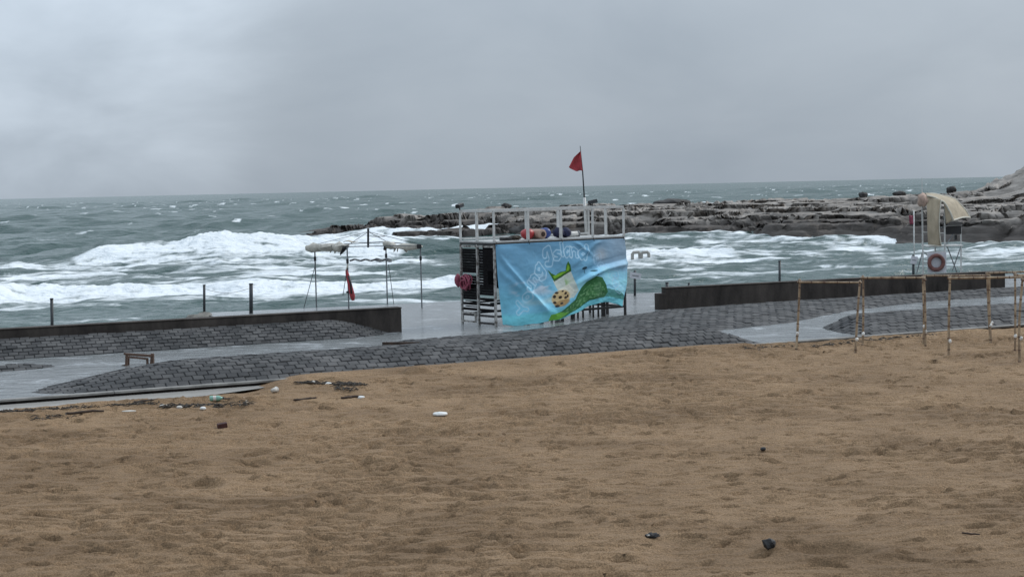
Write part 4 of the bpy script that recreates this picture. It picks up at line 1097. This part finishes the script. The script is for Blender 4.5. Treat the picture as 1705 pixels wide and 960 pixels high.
# ------------------------------------------------------------------ posts and signs along the platform
def dark_post(u, v0, v1, y, label, w=.08, group=None):
    a, b_ = aty(u, v1, y), aty(u + .0, v0, y)
    a.z = min(a.z, 0) - .05
    t = thing('edge_post', label, 'post', a, 0, group)
    part('shaft', MB().tube([a, b_], w / 2, 8), M['dark_pole'], t, True, org=a)
    part('cap', MB().tube([b_, b_ + Vector((0, 0, .03))], w / 2 + .008, 8), M['dark_pole'], t, True, org=a)
    return a, b_
pA = onz(340, 519, 0); pB = onz(418, 517, 0)
dark_post(86, 498, 545, 43.5, 'lone dark post rising from the sea behind the long seawall', .09)
A0, A1 = dark_post(340, 475, 519, pA.y - .6, 'dark post at the rubble corner of the platform', .09)
B0, B1 = dark_post(418, 473, 522, pB.y - 1.2, 'dark post on the platform next to the canopy frame', .13)
w_ = [A1.lerp(B1, k / 8) + Vector((0, 0, -.12 - .16 * math.sin(math.pi * k / 8))) for k in range(9)]
tag(mesh_obj('wire', *(lambda m_: (m_.v, m_.f))(MB().tube(w_, .007, 5)), M['dark_pole'], recenter=True), 'thin slack wire strung between two dark platform posts', 'wire')
c1 = dark_post(1298, 435, 470, 58.5, 'dark post sticking up behind the middle of the stepped seawall', .09)
dark_post(1110.5, 471, 484, 54.5, 'short dark stub behind the stepped end of the seawall', .11)
dark_post(1147, 472, 482, 54.8, 'thin short stub behind the seawall, one step from its end', .07)
def sign_post(u, v0, v1, us, vs_, w, h, y, label):
    a, b_ = aty(u, v1, y), aty(u, v0, y); a.z = -.05 if a.z < .6 else a.z
    a.z = -.05
    t = thing('sign_post', label, 'sign', a)
    part('post', MB().tube([a, b_], .045, 8), M['dark_pole'], t, True, org=a)
    c = aty(us, vs_, y - .07)
    part('sign_board', MB().box(c, (w, .02, h), Euler((0, R(10), R(8))).to_matrix(), .004), M['sign'], t, org=a)
    part('sign_mark', MB().box(c + Vector((0, -.013, 0)), (w * .6, .004, .03), Euler((0, R(10), R(8))).to_matrix()), M['grey_tube'], t, org=a)
sign_post(1057, 450, 489, 1058, 459, .42, .22, 58.2, 'dark post with small tilted white sign to the right of the kiosk')
sign_post(1520.5, 424, 458, 1522, 433, .26, .30, 60.5, 'dark post with white sign beside the lifeguard chair')
single('rubble_edge', MB().lump((-10.6, 53.7, -.30), (.55, .9, .36), 3, 3, .3, 2.0), M['rubble'], 'rough stone lump at the outer corner of the platform', 'stone', smooth=True)
# pale two-hoop ladder rail in the sea
y_ = 99.0
lb = aty(1068, 430, y_)
t = thing('ladder_rail', 'pale double hoop of a ladder standing out of the sea right of the kiosk', 'ladder', (lb.x, lb.y, -1.2))
for u0 in (1052, 1067):
    p0, p1, p2, p3 = aty(u0, 431, y_), aty(u0 + 1, 420.5, y_), aty(u0 + 13, 419.5, y_), aty(u0 + 14, 431, y_)
    p0.z = p3.z = -1.2
    part('hoop', MB().tube([p0, p1 - Vector((0, 0, .08)), p1.lerp(p2, .15), p1.lerp(p2, .85), p2 - Vector((0, 0, .08)), p3], .10, 8), M['pale_concrete'], t, True, org=Vector((lb.x, lb.y, -1.2)))

# ------------------------------------------------------------------ lifeguard chair
ly = 61.0
lc = aty(1568, 455, ly); org = Vector((lc.x, ly, -0.05))
t = thing('lifeguard_chair', 'tall white lifeguard chair under a wind-blown tan canvas hood', 'lifeguard chair', org)
def lp(u, v, dy=0.0): return aty(u, v, ly + dy)
def leg_(u, v0, dy, w=.05, mat='white_paint', u2=None):
    top_ = lp(u, v0, dy); bt = lp(u2 or u, 455, dy); bt.z = -.05
    part('leg', MB().bar(bt, top_, w), M[mat], t, org=org)
leg_(1535.5, 330, -.5, u2=1537); leg_(1573, 345, -.5); leg_(1600, 378, .55, .045); leg_(1557, 408, .55, .045)
for u0, v0, u1, v1, d0, d1 in [(1536, 386, 1573, 388, -.5, -.5), (1536, 420, 1573, 419, -.5, -.5), (1574, 408, 1600, 408, -.5, .5), (1536, 438, 1573, 438, -.5, -.5)]:
    part('cross_bar', MB().bar(lp(u0, v0, d0), lp(u1, v1, d1), .04), M['white_paint'], t, org=org)
for u0, v0, u1, v1, d0, d1 in [(1536, 420, 1526, 455, -.5, -.7), (1577, 410, 1594, 455, -.45, .5), (1600, 410, 1586, 450, .5, -.3), (1537, 418, 1572, 452, -.45, -.45), (1575, 408, 1589, 386, -.4, .2)]:
    part('brace', MB().bar(lp(u0, v0, d0), lp(u1, v1, d1), .03), M['grey_tube'], t, org=org)
part('seat', MB().box((lp(1558, 409).x + .25, ly, lp(1558, 409).z), (1.35, 1.05, .05), None, .01), M['white_paint'], t, org=org)
pbk = lp(1587, 383, .1)
part('seat_back', MB().box(pbk, (.62, .05, .32), None, .02), M['black'], t, org=org)
part('back_rail', MB().bar(lp(1573, 376, -.5), lp(1601, 374.5, .5), .04), M['white_paint'], t, org=org)
part('arm_rest', MB().bar(lp(1561, 380, -.5), lp(1575, 377, -.3), .04), M['grey_tube'], t, org=org)
part('foot_box', MB().box(lp(1591, 395, .2), (.10, .1, .2), None, .01), M['black'], t, org=org)
# hood: arched canvas from the front bar back over the seat
up_ = [(1538, 322), (1556, 323), (1576, 326), (1593, 333), (1606, 347), (1615, 362)]
lo_ = [(1543, 326), (1560, 330), (1571, 336), (1578, 345), (1583, 355), (1587, 366)]
def crv(L_, k):
    x = k * (len(L_) - 1); i = min(int(x), len(L_) - 2); f_ = x - i
    return (L_[i][0] * (1 - f_) + L_[i + 1][0] * f_, L_[i][1] * (1 - f_) + L_[i + 1][1] * f_)
def hood(a, b_):
    u0, v0 = crv(lo_, a); u1, v1 = crv(up_, a)
    p, q = lp(u0, v0, -.75), lp(u1, v1, .65)
    r_ = p.lerp(q, b_); r_.z += .06 * math.sin(b_ * math.pi) * (1 - .5 * a) + .015 * math.sin(a * 17 + b_ * 5)
    return r_
part('hood', MB().slab(hood, 24, 14, (0, 0, -.03)), M['canvas'], t, True, org=org)
part('hood_edging', MB().tube([hood(k / 12, 0) for k in range(13)] + [hood(1, k / 8) for k in range(1, 9)] + [hood(1 - k / 12, 1) for k in range(1, 13)], .035, 8), M['canvas_edge'], t, True, org=org)
def hood_side(a, b_):
    u0, v0 = crv(lo_[2:], a)
    p = lp(u0, v0, -.74); q = lp(1573 + 3 * a, 347 + 26 * a, -.70)
    return p.lerp(q, b_)
part('hood_side', MB().slab(hood_side, 8, 8, (0, .03, 0)), M['canvas'], t, True, org=org)
part('back_lip', MB().bar(lp(1577, 373, -.7), lp(1601, 372, .4), .06, .12), M['dark_frame'], t, org=org)
def flap(a, b_):
    u0 = 1543 + 2.5 * b_ ** 1.5 + a * (24 - 4.5 * math.sin(b_ * 2.6)); v0 = 327 + 5 * a * (1 - b_) + b_ * (80 + 3 * a)
    p = lp(u0, v0, -.78 + .05 * math.sin(a * 6 + b_ * 2) - .15 * math.sin(b_ * 3.1))
    return p
part('front_flap', MB().slab(flap, 14, 24, (0, .025, 0)), M['canvas'], t, True, 'long tan canvas flap hanging down in front of the seat', org)
part('flap_edging', MB().tube([flap(1, k / 20) - Vector((0, .015, 0)) for k in range(21)] + [flap(1 - k / 8, 1) - Vector((0, .015, 0)) for k in range(1, 9)], .022, 6), M['canvas_edge'], t, True, org=org)
rl = MB().lump(lp(1536, 333, -.7), (.20, .24, .26), 14, 3, .22)
part('rolled_canvas', rl, M['beige'], t, True, 'knotted brown end of the canvas', org)
part('aerial', MB().tube([lp(1535.5, 331, -.5), lp(1535, 296, -.5)], .012, 6), M['white_paint'], t, org=org)
# life ring on its white board
rg = lp(1559, 437, -.95)
t = thing('life_ring', 'faded red life ring on a small white board below the lifeguard chair', 'life ring', Vector((rg.x, rg.y, rg.z - .5)))
og = Vector((rg.x, rg.y, rg.z - .5))
part('ring', MB().torus(rg, .27, .075, Matrix.Rotation(R(90), 3, 'X')), M['ring'], t, True, org=og)
part('board', MB().box(rg + Vector((.05, .10, .0)), (.72, .02, .78), None, .005), M['sign'], t, org=og)
for dx in (-.2, .3):
    part('bracket', MB().bar(rg + Vector((dx, .115, .1)), rg + Vector((dx, .42, .1)), .03), M['grey_tube'], t, org=og)
# faded red flag on white pole left of the chair
fy = 66.5
f0, f1_ = aty(1522, 388, fy), aty(1521.5, 350, fy); f0.z = -.3; 
t = thing('marker_pole', 'thin white pole with faded red rag left of the lifeguard chair', 'pole', f0)
part('pole', MB().tube([f0, f1_], .028, 8), M['white_paint'], t, True, org=f0)
part('rag', MB().slab(lambda a, b_: aty(1521, 359, fy).lerp(aty(1513, 358, fy), a).lerp(aty(1521, 373, fy).lerp(aty(1515, 374, fy), a), b_) + Vector((0, .05 * math.sin(a * 6 + b_ * 3) - .03, 0)), 8, 8, (0, .01, 0)), M['pink'], t, True, org=f0)

# ------------------------------------------------------------------ bamboo frames
def bamboo(mb, nodes, p, q, r0, r1, seed):
    rs = random.Random(seed); p, q = Vector(p), Vector(q); Ln = (q - p).length
    n_ = max(3, int(Ln / .055)); pts = []; rad = []
    bend = Vector((rs.gauss(0, .012), rs.gauss(0, .012), 0)) * Ln
    ph = rs.uniform(0, .2); sp = rs.uniform(.24, .32)
    nxt = ph
    for i in range(n_ + 1):
        k = i / n_
        pts.append(p.lerp(q, k) + bend * math.sin(k * math.pi)); rad.append(r0 * (1 - k) + r1 * k)
    mb.tube(pts, rad, 9)
    d = ph
    while d < Ln:
        k = d / Ln; c = p.lerp(q, k) + bend * math.sin(k * math.pi); dr_ = (q - p).normalized(); rr_ = r0 * (1 - k) + r1 * k
        nodes.tube([c - dr_ * .013, c - dr_ * .005, c + dr_ * .005, c + dr_ * .013], [rr_ + .0012, rr_ + .007, rr_ + .007, rr_ + .0012], 9)
        d += sp * rs.uniform(.85, 1.15)
def bamboo_frame(label, posts, beams, seed):
    feet = []
    for (ub, vb, ut, vt, r_) in posts:
        f_ = on_sand(ub, vb); feet.append(f_)
    c = sum(feet, Vector()) / len(feet); c.z = min(f_.z for f_ in feet)
    t = thing('bamboo_frame', label, 'bamboo frame', c, 0, 'bamboo frames on the sand')
    k = 0
    tops_ = []
    for (ub, vb, ut, vt, r_), f_ in zip(posts, feet):
        tp_ = aty(ut, vt, f_.y + .05); tops_.append(tp_)
        a = MB(); nn = MB(); bamboo(a, nn, f_ - Vector((0, 0, .12)), tp_, r_ * .85, r_ * .7, seed + k); k += 1
        po = part('post', a, M['bamboo'], t, True, org=c); part('node_rings', nn, M['bamboo_node'], po, True, org=c)['kind'] = 'stuff'
        z_ = f_.z + random.Random(seed + k).uniform(.28, .5); ax = f_.lerp(tp_, (z_ - f_.z) / (tp_.z - f_.z))
        part('plastic_tie', MB().lump(ax + Vector((.01, -.02, 0)), (.035, .035, .05), seed + k, 2, .5), M['tie'], po, True, org=c)
    for (u0, v0, u1, v1, y0, y1, r_) in beams:
        ya = feet[y0].y if isinstance(y0, int) else y0; yb = feet[y1].y if isinstance(y1, int) else y1
        a = MB(); nn = MB(); p0, p1 = aty(u0, v0, ya - .01), aty(u1, v1, yb - .01)
        bamboo(a, nn, p0, p1, r_, r_ * .9, seed + 50 + k); k += 1
        be = part('beam', a, M['bamboo'], t, True, org=c); part('node_rings', nn, M['bamboo_node'], be, True, org=c)['kind'] = 'stuff'
    for tp_ in tops_:
        part('lashing', MB().torus(tp_ - Vector((0, 0, .05)), .04, .014, Euler((.4, .3, 0)).to_matrix(), 14, 6), M['bamboo_node'], t, True, org=c)
bamboo_frame('bamboo goal-like frame standing alone beside the water gap between the paved mounds',
             [(1325, 583, 1331.5, 464, .036), (1424, 587, 1432, 466, .034)], [(1328, 469.5, 1434, 470, 0, 1, .024)], 100)
bamboo_frame('bamboo frame with a double-caned right post, beside the isolated bamboo goal',
             [(1436, 576, 1437, 458, .034), (1538, 574, 1536.5, 459, .038), (1541, 572, 1539, 461, .030)], [(1433, 462.5, 1541, 462, 0, 1, .026)], 200)
bamboo_frame('tallest bamboo frame, its long top cane crossing in front of the others',
             [(1580, 594, 1582, 458, .036), (1698, 600, 1703, 462, .036)], [(1578, 463, 1712, 461, 0, 1, .028)], 300)
bamboo_frame('bamboo frame set furthest back by the kerb, with one doubled post',
             [(1650, 568, 1644, 455, .040), (1651, 569, 1648, 457, .028), (1690, 583, 1690, 452, .032)], [(1538, 459, 1648, 458, 40.5, 0, .024), (1642, 454.5, 1714, 452, 0, 2, .024), (1688, 458, 1716, 458, 2, 2, .026)], 400)

# ------------------------------------------------------------------ wreckage and litter
bo = onz(231, 608, 0); by_ = bo.y
t = thing('broken_bench', 'broken wooden bench frame standing in the flood behind the paved mound', 'bench', (bo.x, bo.y, -.07)); org = Vector((bo.x, bo.y, -.07))
def bp_(u, v, dy=0): return aty(u, v, by_ + dy)
for (u0, v0, u1, v1, d0, d1, w) in [(210, 610, 211, 589, 0, 0, .055), (213.5, 609, 214, 592, .15, .15, .05), (246, 610, 245, 596, 0, 0, .05), (252, 610, 254, 588, .05, .05, .075), (255, 609, 255, 591, .2, .2, .05)]:
    part('leg', MB().bar(bp_(u0, v0, d0) - Vector((0, 0, .05)), bp_(u1, v1, d1), w), M['wet_wood'], t, org=org)
for (u0, v0, u1, v1, d0, d1, w) in [(206, 588.5, 254, 592, -.03, .02, .05), (209, 593.5, 246, 597, -.02, -.02, .045), (212, 590, 256, 593, .2, .24, .04)]:
    part('rail', MB().bar(bp_(u0, v0, d0), bp_(u1, v1, d1), w), M['wet_wood'], t, org=org)
part('stretcher', MB().bar(bp_(203, 608.5), bp_(212, 607.8), .04), M['drift'], t, org=org)
def on_mound(u, v, h):
    p = onz(u, v, 0)
    for _ in range(4):
        s2, t2 = to_st(p.x, p.y); p = onz(u, v, max(float(h(np.array(s2), np.array(t2))), 0))
    return p
pl0, pl1 = onz(637, 573.5, .10), onz(698, 573.5, .10)
bm_ = MB().bar(pl0, pl1, .07, .14)
single('plank', bm_, M['drift'], 'dark waterlogged plank stranded on the paved mound left of the kiosk', 'plank')
def stick(u0, v0, u1, v1, r_, mat, label, seed, cat='driftwood', name='driftwood'):
    p, q = on_sand(u0, v0), on_sand(u1, v1); n_ = 7; rs = random.Random(seed)
    pts = [p.lerp(q, k / n_) + Vector((rs.gauss(0, r_ * .6), rs.gauss(0, r_ * .8), r_ * .75 + abs(rs.gauss(0, r_ * .3)))) for k in range(n_ + 1)]
    single(name, MB().tube(pts, [r_ * (1 - .5 * abs(k / n_ - .4)) for k in range(n_ + 1)], 7), M[mat], label, cat, smooth=True)
stick(108, 690, 172, 686, .028, 'drift', 'thick dark driftwood branch at the pool edge', 1)
stick(0, 687, 60, 684, .02, 'drift', 'dark stick lying along the edge of the beach pool', 2)
stick(350, 667.5, 385, 664, .02, 'drift', 'short dark twig touching the green bottle', 3)
stick(489, 667.5, 525, 664, .025, 'drift', 'straight dark stick lying alone on open sand', 4)
stick(500, 637, 560, 641, .018, 'weed', 'dark twig at the head of the wrack line below the mound', 5)
stick(556, 641, 604, 640, .026, 'weed', 'thick dark wrack branch in the wrack line below the mound', 6)
stick(568, 664, 604, 661, .028, 'drift', 'dark twig beside a white scrap on open sand', 7)
stick(405, 665, 412, 673, .025, 'pale_stick', 'short pale stick poking from a sand heap', 8)
stick(392, 640, 412, 638, .05, 'drift', 'stubby dark log on the sand just below the mound', 9)
stick(1458, 557, 1500, 553, .03, 'weed', 'dark branch caught under the kerb near the bamboo', 10)
stick(225, 671.5, 262, 667, .03, 'drift', 'dark root at the tip of the beach pool', 11)
# wrack line of weed: one uncountable mass
wk = MB(); rs = random.Random(9)
def wrack(u0, v0, u1, v1, n_, sp):
    for i in range(n_):
        k = rs.random(); p = on_sand(u0 + (u1 - u0) * k + rs.gauss(0, 2), v0 + (v1 - v0) * k + rs.gauss(0, sp))
        a = rs.uniform(0, 3.1); ln = rs.uniform(.03, .14); d_ = Vector((math.cos(a), math.sin(a), 0)) * ln
        wk.tube([p - d_ + Vector((0, 0, .005)), p + Vector((0, 0, .02 + rs.random() * .02)), p + d_ + Vector((0, 0, .005))], [.004, rs.uniform(.006, .016), .004], 5)
wrack(0, 686.5, 262, 671, 150, .9); wrack(262, 677, 372, 676, 150, 1.5); wrack(495, 637, 610, 641, 110, 1.2); wrack(360, 676, 420, 671, 40, 2); wrack(50, 696, 130, 692, 22, 3)
wrack(1350, 577, 1560, 556, 120, 1.0); wrack(560, 646, 590, 649, 30, 2); wrack(1240, 580, 1330, 575, 40, 1)
wo = mesh_obj('wrack', wk.v, wk.f, M['weed']); wo['kind'] = 'stuff'; wo['label'] = 'dark wrack line of seaweed and twigs on the sand'
# green bottle
p0, p1 = on_sand(349, 668.5), on_sand(369, 665.5); dd = Vector((1, .18, 0)).normalized(); up2 = Vector((0, 0, .065))
t = thing('bottle', 'pale green plastic bottle lying on the sand near the pool', 'bottle', p0)
gm = plain('green_plastic', (.22, .42, .34), .2, .15, 8, .05)
part('bottle_body', MB().tube([p0 + up2 + dd * k for k in (0, .02, .18, .22, .255)], [.045, .055, .055, .035, .02], 14), gm, t, True, org=p0)
part('cap', MB().tube([p0 + up2 + dd * .255, p0 + up2 + dd * .285], .024, 10), M['dark_pole'], t, True, org=p0)
part('paper_band', MB().tube([p0 + up2 + dd * .07, p0 + up2 + dd * .13], .0565, 14, False), M['paper'], t, True, org=p0)
def litter(name, u, v, size, mat, label, cat, seed, amp=.2):
    p = on_sand(u, v); mb = MB().lump((p.x, p.y, p.z + size[2] * .55), size, seed, 2, amp)
    single(name, mb, M[mat], label, cat, smooth=True)
# white foam lid: a shallow dished disc
p = on_sand(733, 691)
t = thing('foam_plate', 'white oval foam plate lying alone on the open sand', 'plate', p, .3)
part('disc', MB().tube([(0, 0, .0), (0, 0, .012), (0, 0, .04), (0, 0, .05)], [.10, .13, .13, .115], 24), M['foam_white'], t, True)
part('centre_boss', MB().tube([(0, 0, .049), (0, 0, .06)], [.07, .06], 20), M['foam_white'], t, True)
p = on_sand(457, 653)
t = thing('cup', 'crushed pale plastic cup on the sand below the mound', 'cup', p, 1.0)
part('cup_body', MB().tube([(-.07, 0, .05), (.06, 0, .055)], [.04, .055], 14), M['paper'], t, True)
part('cup_rim', MB().torus((.06, 0, .055), .055, .007, Matrix.Rotation(R(90), 3, 'Y'), 16, 6), M['foam_white'], t, True)
litter('litter', 600, 662.5, (.09, .05, .03), 'foam_white', 'small white scrap beside a dark twig on open sand', 'litter', 21)
litter('litter', 547, 640, (.07, .05, .035), 'foam_white', 'white scrap in the middle of the wrack line below the mound', 'litter', 22)
litter('litter', 521, 636.5, (.06, .05, .03), 'paper', 'pale scrap at the left end of the wrack line below the mound', 'litter', 23)
litter('litter', 338, 681, (.06, .05, .035), 'foam_white', 'white scrap right of the wrack below the green bottle', 'litter', 24)
litter('litter', 299, 679, (.06, .05, .03), 'paper', 'pale scrap in the wrack just left of the green bottle', 'litter', 25)
litter('litter', 272, 675.5, (.08, .06, .02), 'paper', 'flat pale scrap at the tip of the beach pool', 'litter', 26)
litter('litter', 215, 684.5, (.14, .07, .015), 'paper', 'flat pinkish sheet on the sand below the pool', 'litter', 27)
# half brick
p = on_sand(370, 711)
single('brick_fragment', MB().box((p.x, p.y, p.z + .035), (.17, .10, .085), Euler((.1, -.12, .3)).to_matrix(), .008), M['red_brown'], 'dark red brown brick fragment on the open sand', 'brick')
p = on_sand(1281, 912)
mb = MB().lump((p.x, p.y, p.z + .05), (.075, .055, .065), 31, 2, .35)
single('stone', mb, M['dark_stone'], 'small pointed black stone on the sand beside a scuffed hollow', 'stone')
p = on_sand(1086, 894)
t = thing('shell_litter', 'crumpled dark and pale scrap on the near sand', 'litter', p)
part('crumpled_sheet', MB().lump((0, 0, .025), (.08, .045, .03), 33, 3, .45, 2.5), M['dark_stone'], t, True)
part('pale_piece', MB().lump((-.04, -.02, .03), (.03, .02, .018), 34, 2, .4), M['paper'], t, True)
litter('stone', 1271, 748.5, (.045, .04, .03), 'dark_stone', 'tiny dark stone on the middle of the beach', 'stone', 41)
stick(1600, 888, 1632, 891, .012, 'drift', 'thin dark twig on the scuffed near sand', 43)
